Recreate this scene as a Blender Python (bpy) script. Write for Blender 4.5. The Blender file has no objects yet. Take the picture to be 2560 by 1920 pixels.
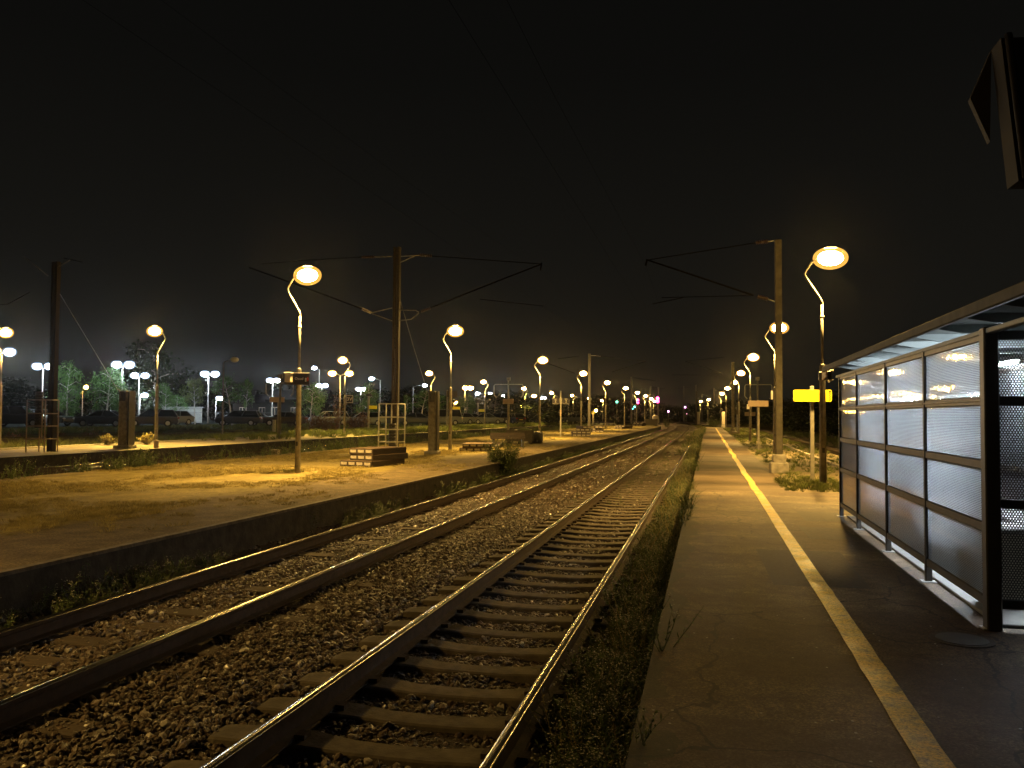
import bpy, bmesh, math, random
import numpy as np
from mathutils import Vector, Matrix, noise as mnoise

sc = bpy.context.scene
C = sc.collection
random.seed(7)
rng = np.random.default_rng(7)
R = math.radians

# ------------------------------------------------------------------ camera
# track runs along +Y, x is the distance to the right of the lens, rail tops are z = 0
FPX = 2090.0
CAM = Vector((0, 0, 1.95))
yaw, pitch, roll = R(13.2), R(2.1), R(0.4)
F = Vector((-math.sin(yaw) * math.cos(pitch), math.cos(yaw) * math.cos(pitch), math.sin(pitch)))
RT = Vector((math.cos(yaw), math.sin(yaw), 0))
UP = RT.cross(F)
RT2 = RT * math.cos(roll) + UP * math.sin(roll)
UP2 = UP * math.cos(roll) - RT * math.sin(roll)
cam = bpy.data.cameras.new('camera')
cam.lens = 36.0 * FPX / 2560.0
cam.clip_start = 0.05
cam.clip_end = 6000
camo = bpy.data.objects.new('camera', cam)
C.objects.link(camo)
M = Matrix((RT2, UP2, -F)).transposed().to_4x4()
M.translation = CAM
camo.matrix_world = M
sc.camera = camo

# ------------------------------------------------------------------ sky and exposure
w = bpy.data.worlds.new('World')
sc.world = w
w.use_nodes = True
nt = w.node_tree
nt.nodes.clear()
out = nt.nodes.new('ShaderNodeOutputWorld')
sky = nt.nodes.new('ShaderNodeTexSky')
sky.sky_type = 'NISHITA'
sky.sun_disc = False
sky.sun_elevation = R(-9)
sky.sun_rotation = R(200)
bg1 = nt.nodes.new('ShaderNodeBackground')
bg1.inputs['Strength'].default_value = 0.05
nt.links.new(sky.outputs[0], bg1.inputs['Color'])
tc = nt.nodes.new('ShaderNodeTexCoord')
sep = nt.nodes.new('ShaderNodeSeparateXYZ')
nt.links.new(tc.outputs['Generated'], sep.inputs[0])
ramp = nt.nodes.new('ShaderNodeValToRGB')
e = ramp.color_ramp.elements
e[0].position = 0.0; e[0].color = (0.0086, 0.0080, 0.0062, 1)
e[1].position = 0.75; e[1].color = (0.0021, 0.0021, 0.0019, 1)
x = e.new(0.18); x.color = (0.0066, 0.0062, 0.0050, 1)
x = e.new(0.38); x.color = (0.0038, 0.0037, 0.0032, 1)
nt.links.new(sep.outputs['Z'], ramp.inputs[0])
bg2 = nt.nodes.new('ShaderNodeBackground')
nt.links.new(ramp.outputs[0], bg2.inputs['Color'])
add = nt.nodes.new('ShaderNodeAddShader')
nt.links.new(bg1.outputs[0], add.inputs[0]); nt.links.new(bg2.outputs[0], add.inputs[1])
nt.links.new(add.outputs[0], out.inputs['Surface'])
vs = sc.view_settings
vs.view_transform = 'Standard'; vs.look = 'None'; vs.exposure = 0; vs.gamma = 1
vs.use_curve_mapping = False
sc.cycles.max_bounces = 6
sc.cycles.diffuse_bounces = 2
sc.cycles.glossy_bounces = 3
sc.cycles.transparent_max_bounces = 16
sc.cycles.transmission_bounces = 4
sc.cycles.caustics_reflective = False
sc.cycles.caustics_refractive = False
sc.cycles.sample_clamp_indirect = 3
sc.cycles.use_denoising = True

SODIUM = (1.0, 0.595, 0.145)
SODIUM_Y = (1.0, 0.66, 0.13)
WHITE = (0.80, 0.92, 1.0)
COOL = (0.72, 0.90, 1.0)

# ------------------------------------------------------------------ measuring helpers
def ray(px, py):
    return (F * FPX + RT2 * (px - 1280) + UP2 * (960 - py)).normalized()
def P(px, py, z):
    d = ray(px, py)
    return CAM + d * ((z - CAM.z) / d.z)
def PY(px, py, Y):
    d = ray(px, py)
    return CAM + d * ((Y - CAM.y) / d.y)
def PX(px, py, X):
    d = ray(px, py)
    return CAM + d * ((X - CAM.x) / d.x)
def PD(px, py, D):
    d = ray(px, py)
    return CAM + d * (D / d.dot(F))

# ------------------------------------------------------------------ materials
def newmat(name):
    m = bpy.data.materials.new(name)
    m.use_nodes = True
    t = m.node_tree
    return m, t, t.nodes['Principled BSDF']

def mat(name, c1, c2=None, scale=8.0, rough=0.7, metal=0.0, spec=0.5, bump=0.0, bscale=None, detail=6,
        lo=0.35, hi=0.65, trans=0.0, rnd=0.0, stretch=None, bdist=0.02):
    m, t, b = newmat(name)
    b.inputs['Roughness'].default_value = rough
    b.inputs['Metallic'].default_value = metal
    b.inputs['Specular IOR Level'].default_value = spec
    tc = t.nodes.new('ShaderNodeTexCoord')
    src = tc.outputs['Object']
    if stretch:
        mp = t.nodes.new('ShaderNodeMapping')
        mp.inputs['Scale'].default_value = stretch
        t.links.new(src, mp.inputs[0]); src = mp.outputs[0]
    col = None
    if c2 is not None:
        n = t.nodes.new('ShaderNodeTexNoise')
        n.inputs['Scale'].default_value = scale
        n.inputs['Detail'].default_value = detail
        t.links.new(src, n.inputs['Vector'])
        r = t.nodes.new('ShaderNodeValToRGB')
        r.color_ramp.elements[0].position = lo; r.color_ramp.elements[0].color = (*c1, 1)
        r.color_ramp.elements[1].position = hi; r.color_ramp.elements[1].color = (*c2, 1)
        t.links.new(n.outputs[0], r.inputs[0])
        col = r.outputs[0]
    if rnd:
        oi = t.nodes.new('ShaderNodeObjectInfo')
        mr = t.nodes.new('ShaderNodeMapRange')
        mr.inputs['To Min'].default_value = 1 - rnd; mr.inputs['To Max'].default_value = 1 + rnd
        t.links.new(oi.outputs['Random'], mr.inputs['Value'])
        vm = t.nodes.new('ShaderNodeVectorMath'); vm.operation = 'SCALE'
        if col is None:
            vm.inputs[0].default_value = c1
        else:
            t.links.new(col, vm.inputs[0])
        t.links.new(mr.outputs[0], vm.inputs['Scale'])
        col = vm.outputs[0]
    if col is None:
        b.inputs['Base Color'].default_value = (*c1, 1)
    else:
        t.links.new(col, b.inputs['Base Color'])
    if bump:
        n2 = t.nodes.new('ShaderNodeTexNoise')
        n2.inputs['Scale'].default_value = bscale or scale * 4
        n2.inputs['Detail'].default_value = 4
        t.links.new(src, n2.inputs['Vector'])
        bp = t.nodes.new('ShaderNodeBump')
        bp.inputs['Strength'].default_value = bump
        bp.inputs['Distance'].default_value = bdist
        t.links.new(n2.outputs[0], bp.inputs['Height'])
        t.links.new(bp.outputs[0], b.inputs['Normal'])
    if trans:
        tr = t.nodes.new('ShaderNodeBsdfTranslucent')
        if col is None:
            tr.inputs[0].default_value = (*c1, 1)
        else:
            t.links.new(col, tr.inputs[0])
        mx = t.nodes.new('ShaderNodeMixShader'); mx.inputs[0].default_value = trans
        t.links.new(b.outputs[0], mx.inputs[1]); t.links.new(tr.outputs[0], mx.inputs[2])
        t.links.new(mx.outputs[0], t.nodes['Material Output'].inputs[0])
    return m

def emat(name, col, strength):
    m, t, b = newmat(name)
    b.inputs['Base Color'].default_value = (0.8, 0.8, 0.8, 1)
    b.inputs['Emission Color'].default_value = (*col, 1)
    b.inputs['Emission Strength'].default_value = strength
    return m

M_ = {}
M_['concrete'] = mat('concrete', (0.20, 0.19, 0.17), (0.32, 0.30, 0.27), 5, 0.85, bump=0.2, bscale=60)
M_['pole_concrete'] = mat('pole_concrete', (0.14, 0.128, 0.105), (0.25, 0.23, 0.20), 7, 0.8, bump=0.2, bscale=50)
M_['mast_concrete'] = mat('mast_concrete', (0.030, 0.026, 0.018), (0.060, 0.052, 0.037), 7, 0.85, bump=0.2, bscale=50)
M_['pole_dark'] = mat('pole_dark', (0.07, 0.068, 0.065), (0.13, 0.12, 0.11), 7, 0.7)
M_['steel_pale'] = mat('steel_pale', (0.26, 0.25, 0.22), (0.36, 0.34, 0.30), 9, 0.5, spec=0.4)
M_['lamp_arm'] = mat('lamp_arm', (0.11, 0.10, 0.08), (0.16, 0.15, 0.12), 9, 0.6, spec=0.3)
M_['steel_grey'] = mat('steel_grey', (0.20, 0.20, 0.20), (0.30, 0.30, 0.29), 9, 0.5)
M_['steel_dark'] = mat('steel_dark', (0.030, 0.028, 0.026), (0.055, 0.050, 0.045), 9, 0.45)
M_['rust_beam'] = mat('rust_beam', (0.030, 0.024, 0.016), (0.056, 0.045, 0.030), 12, 0.75, bump=0.1)
M_['insulator'] = mat('insulator', (0.04, 0.02, 0.015), rough=0.35)
M_['rail_side'] = mat('rail_rust', (0.030, 0.018, 0.011), (0.055, 0.032, 0.020), 14, 0.8, bump=0.15)
M_['rail_head'] = mat('rail_head', (0.20, 0.19, 0.165), (0.36, 0.34, 0.30), 3, 0.22, metal=1.0, stretch=(8, 0.4, 8))
M_['sleeper'] = mat('sleeper_concrete', (0.085, 0.070, 0.052), (0.145, 0.118, 0.086), 9, 0.85, bump=0.3, bscale=40, rnd=0.15)
M_['timber'] = mat('timber', (0.045, 0.030, 0.020), (0.085, 0.058, 0.038), 4, 0.8, bump=0.4, bscale=12, stretch=(1, 9, 9), rnd=0.2)
M_['stone'] = mat('ballast_stone', (0.050, 0.032, 0.022), (0.130, 0.090, 0.062), 11, 0.36, spec=0.6, rnd=0.55, bump=0.3, bscale=80)
M_['stone_pale'] = mat('ballast_stone_pale', (0.30, 0.27, 0.23), (0.55, 0.50, 0.44), 11, 0.3, spec=0.7, rnd=0.3)  # a few stones coloured pale to stand for glints on the ballast
M_['bed'] = mat('ballast_bed', (0.018, 0.012, 0.009), (0.060, 0.042, 0.028), 26, 0.8, bump=0.9, bscale=30, bdist=0.05)
M_['white_paint'] = mat('white_paint', (0.72, 0.70, 0.64), (0.80, 0.78, 0.72), 6, 0.6)
M_['cream_box'] = mat('cream_box', (0.50, 0.46, 0.38), (0.58, 0.54, 0.46), 6, 0.6)
M_['navy'] = mat('navy_sign', (0.022, 0.020, 0.032), rough=0.5)
M_['sign_yellow'] = mat('sign_yellow', (0.90, 0.80, 0.03), rough=0.45)
M_['sign_black'] = mat('sign_black', (0.02, 0.02, 0.02), rough=0.6)
M_['sign_tan'] = mat('sign_back', (0.32, 0.24, 0.18), (0.38, 0.29, 0.22), 5, 0.6)
M_['letter'] = mat('letter_pale', (0.62, 0.60, 0.55), rough=0.6)
M_['sign_red'] = mat('sign_red', (0.45, 0.05, 0.04), rough=0.5)
M_['sign_blue'] = mat('sign_blue', (0.05, 0.12, 0.40), rough=0.5)
M_['tyre'] = mat('tyre', (0.012, 0.012, 0.012), rough=0.8)
M_['rim'] = mat('rim', (0.45, 0.45, 0.46), rough=0.3, metal=0.9)
M_['car_glass'] = mat('car_glass', (0.012, 0.015, 0.017), rough=0.06, spec=0.8)
M_['lamp_clear'] = mat('headlight', (0.75, 0.78, 0.8), rough=0.15, spec=0.8)
M_['lamp_red'] = mat('tail_light', (0.30, 0.02, 0.02), rough=0.25)
M_['bark'] = mat('bark', (0.10, 0.085, 0.065), (0.18, 0.155, 0.125), 8, 0.9, bump=0.4)
M_['birch'] = mat('birch_bark', (0.20, 0.19, 0.17), (0.62, 0.60, 0.56), 9, 0.8, stretch=(1, 1, 5), lo=0.3, hi=0.5)
M_['leaf'] = mat('leaf', (0.07, 0.16, 0.045), (0.14, 0.26, 0.08), 3, 0.7, spec=0.12, trans=0.35, rnd=0.2)
M_['leaf_lime'] = mat('leaf_lime', (0.09, 0.13, 0.03), (0.14, 0.18, 0.045), 3, 0.6, trans=0.35)
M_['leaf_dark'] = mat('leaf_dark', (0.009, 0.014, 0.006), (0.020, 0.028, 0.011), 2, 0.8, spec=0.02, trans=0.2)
M_['weed'] = mat('weed_leaf', (0.070, 0.100, 0.030), (0.15, 0.18, 0.065), 6, 0.6, spec=0.2, trans=0.3, rnd=0.45)
M_['flower'] = mat('weed_flower', (0.42, 0.40, 0.30), rough=0.7, rnd=0.3)
M_['straw'] = mat('dry_grass', (0.24, 0.195, 0.07), (0.34, 0.28, 0.11), 5, 0.8, trans=0.25, rnd=0.4)
M_['grass'] = mat('grass_blade', (0.075, 0.10, 0.022), (0.15, 0.165, 0.04), 3, 0.7, trans=0.3, rnd=0.4)
M_['rust_bush'] = mat('dead_bracken', (0.13, 0.065, 0.028), (0.21, 0.11, 0.05), 3, 0.8, trans=0.2, rnd=0.3)
M_['container'] = mat('pale_wall', (0.34, 0.36, 0.36), (0.44, 0.46, 0.45), 2, 0.7)
M_['house'] = mat('house_wall', (0.010, 0.009, 0.008), (0.016, 0.014, 0.012), 3, 1.0, spec=0.0)
M_['roof'] = mat('roof_tile', (0.005, 0.004, 0.004), (0.008, 0.007, 0.006), 6, 1.0, spec=0.0)
M_['panel_wood'] = mat('panel_rubber', (0.018, 0.012, 0.010), (0.038, 0.025, 0.018), 5, 0.75, bump=0.3, bscale=30, stretch=(1, 6, 6))
M_['panel_top'] = mat('panel_top', (0.07, 0.045, 0.026), (0.11, 0.07, 0.04), 5, 0.8, bump=0.3, bscale=30)
M_['end_block'] = mat('end_block', (0.22, 0.20, 0.18), (0.36, 0.33, 0.30), 10, 0.8)
M_['bag'] = mat('white_bag', (0.70, 0.66, 0.60), rough=0.6)
M_['alu_frame'] = mat('shelter_frame', (0.034, 0.030, 0.025), (0.050, 0.043, 0.035), 5, 0.45, metal=0.1, spec=0.4)
M_['alu_dark'] = mat('shelter_post_dark', (0.030, 0.027, 0.024), (0.042, 0.038, 0.033), 5, 0.45)
M_['roof_under'] = mat('canopy_underside', (0.10, 0.112, 0.105), (0.14, 0.155, 0.145), 4, 0.6)
M_['roof_fin'] = mat('canopy_fin', (0.16, 0.19, 0.19), (0.21, 0.24, 0.24), 4, 0.5)
M_['roof_edge'] = mat('canopy_edge', (0.045, 0.042, 0.037), (0.07, 0.065, 0.056), 6, 0.65, spec=0.25)
M_['slab'] = mat('shelter_floor', (0.13, 0.13, 0.125), (0.19, 0.19, 0.18), 4, 0.7, bump=0.15)
M_['seat'] = mat('bench_seat', (0.30, 0.31, 0.32), (0.38, 0.39, 0.40), 5, 0.4)
M_['brown_dark'] = mat('dark_brown_board', (0.022, 0.015, 0.009), (0.030, 0.021, 0.012), 3, 0.7)
M_['wire'] = mat('wire', (0.006, 0.005, 0.005), rough=0.9, spec=0.0)
M_['car_black'] = mat('car_black', (0.012, 0.013, 0.016), rough=0.34, spec=0.7)
M_['car_brown'] = mat('car_brown', (0.032, 0.021, 0.015), rough=0.34, spec=0.7)
M_['car_silver'] = mat('car_silver', (0.20, 0.22, 0.23), rough=0.34, metal=0.5)
M_['car_blue'] = mat('car_blue', (0.022, 0.034, 0.055), rough=0.34, spec=0.7)
M_['car_white'] = mat('car_white', (0.62, 0.66, 0.66), rough=0.34)
M_['plate'] = mat('number_plate', (0.75, 0.55, 0.08), rough=0.5)
M_['e_sodium'] = emat('sodium_bowl', SODIUM, 340)
M_['e_sodium_dim'] = emat('sodium_bulb_dim', SODIUM, 150)
M_['e_sodium_s'] = emat('sodium_bowl_small', (1.0, 0.50, 0.08), 260)
M_['e_white'] = emat('white_lamp', (0.80, 0.92, 1.0), 260)
M_['e_tube'] = emat('fluorescent_tube', (0.84, 0.93, 1.0), 1150)
M_['e_green'] = emat('signal_green', (0.03, 0.75, 0.62), 5)
M_['e_red'] = emat('signal_red', (1.0, 0.05, 0.32), 9)
M_['e_violet'] = emat('signal_violet', (0.85, 0.35, 1.0), 5)
M_['e_off'] = mat('lamp_glass_off', (0.45, 0.47, 0.5), rough=0.2)

def glow_shell_mat(name, col, strength, clear):
    # see-through shell with added emission, imitating the glow round a lamp
    m, t, b = newmat(name)
    em = t.nodes.new('ShaderNodeEmission'); em.inputs[0].default_value = (*col, 1); em.inputs[1].default_value = strength
    tp = t.nodes.new('ShaderNodeBsdfTransparent'); ad = t.nodes.new('ShaderNodeAddShader'); tp.inputs[0].default_value = (clear, clear, clear, 1)
    t.links.new(em.outputs[0], ad.inputs[0]); t.links.new(tp.outputs[0], ad.inputs[1])
    t.links.new(ad.outputs[0], t.nodes['Material Output'].inputs[0])
    return m
M_['frosted'] = glow_shell_mat('frosted_amber_glass', (1.0, 0.46, 0.075), 0.62, 0.9)
M_['frosted_white'] = glow_shell_mat('frosted_white_glass', (0.55, 0.68, 1.0), 0.24, 0.9)

# ground surfaces -----------------------------------------------------
def ramp3(t, src, stops):
    r = t.nodes.new('ShaderNodeValToRGB')
    el = r.color_ramp.elements
    el[0].position, el[0].color = stops[0][0], (*stops[0][1], 1)
    el[1].position, el[1].color = stops[-1][0], (*stops[-1][1], 1)
    for p_, c_ in stops[1:-1]:
        q = el.new(p_); q.color = (*c_, 1)
    t.links.new(src, r.inputs[0])
    return r.outputs[0]
def nz(t, src, scale, detail=6, rough=0.55):
    n = t.nodes.new('ShaderNodeTexNoise')
    n.inputs['Scale'].default_value = scale
    n.inputs['Detail'].default_value = detail
    n.inputs['Roughness'].default_value = rough
    t.links.new(src, n.inputs['Vector'])
    return n.outputs[0]
def mixc(t, fac, a, b, mode='MIX'):
    m = t.nodes.new('ShaderNodeMix'); m.data_type = 'RGBA'; m.blend_type = mode
    for s, v in ((m.inputs[0], fac), (m.inputs[6], a), (m.inputs[7], b)):
        if isinstance(v, (int, float)): s.default_value = v
        elif isinstance(v, tuple): s.default_value = (*v, 1)
        else: t.links.new(v, s)
    return m.outputs[2]
def math_(t, op, a, b=None, clamp=False):
    m = t.nodes.new('ShaderNodeMath'); m.operation = op; m.use_clamp = clamp
    for s, v in ((m.inputs[0], a), (m.inputs[1], b)):
        if v is None: continue
        if isinstance(v, (int, float)): s.default_value = v
        else: t.links.new(v, s)
    return m.outputs[0]
def bumpit(t, b, h, strength, dist):
    bp = t.nodes.new('ShaderNodeBump')
    bp.inputs['Strength'].default_value = strength
    bp.inputs['Distance'].default_value = dist
    t.links.new(h, bp.inputs['Height'])
    t.links.new(bp.outputs[0], b.inputs['Normal'])

def asphalt_mat():
    m, t, b = newmat('platform_asphalt')
    tc = t.nodes.new('ShaderNodeTexCoord'); o = tc.outputs['Object']
    base = ramp3(t, nz(t, o, 0.9, 7, 0.65), [(0.3, (0.090, 0.071, 0.046)), (0.5, (0.145, 0.116, 0.077)), (0.72, (0.20, 0.163, 0.11))])
    patch = ramp3(t, nz(t, o, 0.35, 3), [(0.40, (0.50, 0.40, 0.32)), (0.62, (1.25, 1.2, 1.15))])
    base = mixc(t, 1.0, base, patch, 'MULTIPLY')
    grain = ramp3(t, nz(t, o, 60, 4, 0.85), [(0.34, (0.25, 0.25, 0.25)), (0.5, (1.0, 1.0, 1.0)), (0.66, (2.6, 2.5, 2.4))])
    base = mixc(t, 1.0, base, grain, 'MULTIPLY')
    mid = ramp3(t, nz(t, o, 9, 6, 0.75), [(0.34, (0.55, 0.52, 0.48)), (0.5, (1.0, 1.0, 1.0)), (0.68, (1.5, 1.5, 1.45))])
    base = mixc(t, 1.0, base, mid, 'MULTIPLY')
    mps = t.nodes.new('ShaderNodeMapping'); mps.inputs['Scale'].default_value = (0.5, 1.6, 1); t.links.new(o, mps.inputs[0])
    stain = ramp3(t, nz(t, mps.outputs[0], 0.9, 4, 0.5), [(0.44, (0, 0, 0)), (0.58, (1, 1, 1))])
    base = mixc(t, math_(t, 'MULTIPLY', stain, 0.55), base, (0.055, 0.032, 0.016))
    v2 = t.nodes.new('ShaderNodeTexVoronoi'); v2.feature = 'DISTANCE_TO_EDGE'; v2.inputs['Scale'].default_value = 0.42
    wv = t.nodes.new('ShaderNodeVectorMath'); wv.operation = 'ADD'
    nv = t.nodes.new('ShaderNodeTexNoise'); nv.inputs['Scale'].default_value = 2.2; nv.inputs['Detail'].default_value = 5
    t.links.new(o, nv.inputs['Vector']); sv = t.nodes.new('ShaderNodeVectorMath'); sv.operation = 'SCALE'; sv.inputs['Scale'].default_value = 0.5
    t.links.new(nv.outputs['Color'], sv.inputs[0]); t.links.new(o, wv.inputs[0]); t.links.new(sv.outputs[0], wv.inputs[1]); t.links.new(wv.outputs[0], v2.inputs['Vector'])
    crack = math_(t, 'MULTIPLY', math_(t, 'LESS_THAN', v2.outputs['Distance'], 0.0045), 0.75)
    base = mixc(t, crack, base, (0.012, 0.010, 0.008))
    v = t.nodes.new('ShaderNodeTexVoronoi'); v.inputs['Scale'].default_value = 11
    t.links.new(o, v.inputs['Vector'])
    sp = ramp3(t, v.outputs['Distance'], [(0.0, (1, 1, 1)), (0.07, (1, 1, 1)), (0.10, (0, 0, 0))])
    wn = t.nodes.new('ShaderNodeSeparateColor'); t.links.new(v.outputs['Color'], wn.inputs[0])
    sel = math_(t, 'GREATER_THAN', wn.outputs[0], 0.80)
    base = mixc(t, math_(t, 'MULTIPLY', sp, sel), base, (0.55, 0.52, 0.47))  # small bright stones, with their glints put into the colour
    # worn stain bands across the deck, and moss towards the edge
    s = t.nodes.new('ShaderNodeSeparateXYZ'); t.links.new(o, s.inputs[0])
    edge = math_(t, 'LESS_THAN', math_(t, 'ADD', s.outputs[0], math_(t, 'MULTIPLY', nz(t, o, 2.2, 6), 0.9)), 0.22)
    base = mixc(t, math_(t, 'MULTIPLY', edge, 0.65), base, (0.035, 0.042, 0.018))
    t.links.new(base, b.inputs['Base Color'])
    b.inputs['Roughness'].default_value = 0.72
    b.inputs['Specular IOR Level'].default_value = 0.4
    bumpit(t, b, nz(t, o, 120, 4, 0.7), 0.5, 0.01)
    return m

def gravel_deck_mat():
    m, t, b = newmat('platform_gravel')
    tc = t.nodes.new('ShaderNodeTexCoord'); o = tc.outputs['Object']
    base = ramp3(t, nz(t, o, 1.1, 8, 0.65), [(0.32, (0.10, 0.078, 0.042)), (0.5, (0.155, 0.120, 0.068)), (0.68, (0.20, 0.16, 0.098))])
    moss = nz(t, o, 0.45, 6, 0.6)
    base = mixc(t, ramp3(t, moss, [(0.50, (0, 0, 0)), (0.60, (1, 1, 1))]), base, (0.055, 0.058, 0.018))
    grain = ramp3(t, nz(t, o, 60, 3, 0.7), [(0.3, (0.55, 0.55, 0.55)), (0.7, (1.5, 1.5, 1.5))])
    base = mixc(t, 1.0, base, grain, 'MULTIPLY')
    t.links.new(base, b.inputs['Base Color'])
    b.inputs['Roughness'].default_value = 0.85
    bumpit(t, b, nz(t, o, 30, 5, 0.7), 0.6, 0.03)
    return m

def far_asphalt_mat():
    m, t, b = newmat('old_asphalt_path')
    tc = t.nodes.new('ShaderNodeTexCoord'); o = tc.outputs['Object']
    base = ramp3(t, nz(t, o, 0.7, 8, 0.6), [(0.35, (0.058, 0.042, 0.027)), (0.55, (0.095, 0.071, 0.047)), (0.7, (0.13, 0.10, 0.068))])
    mpb = t.nodes.new('ShaderNodeMapping'); mpb.inputs['Scale'].default_value = (0.12, 0.55, 1); t.links.new(o, mpb.inputs[0])
    band = ramp3(t, nz(t, mpb.outputs[0], 1.0, 5, 0.65), [(0.38, (0.48, 0.45, 0.42)), (0.60, (1.25, 1.2, 1.12))])
    base = mixc(t, 1.0, base, band, 'MULTIPLY')
    grain = ramp3(t, nz(t, o, 70, 3, 0.7), [(0.3, (0.7, 0.7, 0.7)), (0.7, (1.3, 1.3, 1.3))])
    base = mixc(t, 1.0, base, grain, 'MULTIPLY')
    t.links.new(base, b.inputs['Base Color'])
    b.inputs['Roughness'].default_value = 0.75
    bumpit(t, b, nz(t, o, 60, 4, 0.7), 0.4, 0.012)
    return m

def dirt_mat():
    """the island platform: dry grass and dirt, an old tarred band along its near edge"""
    m, t, b = newmat('island_platform_dirt')
    tc = t.nodes.new('ShaderNodeTexCoord'); o = tc.outputs['Object']
    s = t.nodes.new('ShaderNodeSeparateXYZ'); t.links.new(o, s.inputs[0])
    straw = ramp3(t, nz(t, o, 1.6, 9, 0.7), [(0.28, (0.10, 0.082, 0.028)), (0.45, (0.185, 0.150, 0.052)), (0.62, (0.245, 0.198, 0.074)), (0.78, (0.31, 0.255, 0.11))])
    mp = t.nodes.new('ShaderNodeMapping'); mp.inputs['Scale'].default_value = (1, 0.35, 1)
    t.links.new(o, mp.inputs[0])
    blot = ramp3(t, nz(t, mp.outputs[0], 0.8, 6, 0.6), [(0.34, (0.60, 0.60, 0.52)), (0.52, (1.0, 1.0, 1.0))])
    straw = mixc(t, 1.0, straw, blot, 'MULTIPLY')
    fine = ramp3(t, nz(t, mp.outputs[0], 28, 5, 0.75), [(0.3, (0.45, 0.45, 0.42)), (0.5, (1, 1, 1)), (0.72, (1.6, 1.55, 1.45))])
    straw = mixc(t, 1.0, straw, fine, 'MULTIPLY')
    tar = ramp3(t, nz(t, o, 2.5, 8, 0.65), [(0.3, (0.055, 0.042, 0.024)), (0.6, (0.13, 0.10, 0.055)), (0.78, (0.21, 0.165, 0.095))])
    tg = ramp3(t, nz(t, o, 30, 5, 0.8), [(0.3, (0.3, 0.3, 0.3)), (0.5, (1, 1, 1)), (0.72, (2.6, 2.5, 2.3))])
    tar = mixc(t, 1.0, tar, tg, 'MULTIPLY')
    pos = math_(t, 'ADD', s.outputs[0], math_(t, 'MULTIPLY', math_(t, 'SUBTRACT', nz(t, mp.outputs[0], 0.9, 5, 0.6), 0.5), 2.2))
    f = t.nodes.new('ShaderNodeMapRange')
    f.inputs['From Min'].default_value = -9.35; f.inputs['From Max'].default_value = -8.95
    t.links.new(pos, f.inputs['Value'])
    base = mixc(t, f.outputs[0], straw, tar)
    t.links.new(base, b.inputs['Base Color'])
    b.inputs['Roughness'].default_value = 0.9
    b.inputs['Specular IOR Level'].default_value = 0.2
    bumpit(t, b, nz(t, o, 14, 7, 0.7), 0.7, 0.06)
    return m

def yellow_line_mat():
    m, t, b = newmat('worn_yellow_paint')
    tc = t.nodes.new('ShaderNodeTexCoord'); o = tc.outputs['Object']
    base = ramp3(t, nz(t, o, 5.0, 8, 0.7), [(0.34, (0.22, 0.17, 0.05)), (0.44, (0.55, 0.40, 0.07)), (0.58, (0.66, 0.42, 0.03)), (0.72, (0.74, 0.50, 0.07))])
    g = ramp3(t, nz(t, o, 55, 5, 0.85), [(0.36, (0.25, 0.23, 0.2)), (0.50, (1, 1, 1)), (0.66, (1.5, 1.5, 1.6))])
    base = mixc(t, 1.0, base, g, 'MULTIPLY')
    t.links.new(base, b.inputs['Base Color'])
    rg = ramp3(t, nz(t, o, 3, 5), [(0.4, (0.60, 0.60, 0.60)), (0.6, (0.36, 0.36, 0.36))])
    t.links.new(rg, b.inputs['Roughness'])
    bumpit(t, b, nz(t, o, 110, 4, 0.7), 0.35, 0.006)
    return m

M_['asphalt'] = asphalt_mat()
M_['gravel'] = gravel_deck_mat()
M_['far_asphalt'] = far_asphalt_mat()
M_['dirt'] = dirt_mat()
M_['yellow_line'] = yellow_line_mat()
M_['edge_wall'] = mat('edge_wall', (0.022, 0.019, 0.015), (0.050, 0.043, 0.033), 6, 0.9, bump=0.5, bscale=20)
M_['kerb'] = mat('kerb_stone', (0.26, 0.23, 0.18), (0.36, 0.32, 0.26), 6, 0.8, bump=0.3)
M_['soil'] = mat('soil_grass', (0.025, 0.026, 0.011), (0.060, 0.056, 0.022), 0.6, 1.0, spec=0.0, bump=0.5, bscale=9, bdist=0.08)
M_['field'] = mat('rough_grass', (0.040, 0.044, 0.013), (0.12, 0.10, 0.036), 0.35, 1.0, spec=0.0, bump=0.6, bscale=7, bdist=0.1, detail=9)
M_['carpark'] = mat('carpark_asphalt', (0.018, 0.020, 0.018), (0.030, 0.032, 0.030), 2, 1.0, spec=0.0)
M_['platform3'] = mat('platform_tar', (0.15, 0.12, 0.075), (0.25, 0.20, 0.13), 0.8, 0.85, bump=0.4, bscale=25, detail=9)

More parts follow.
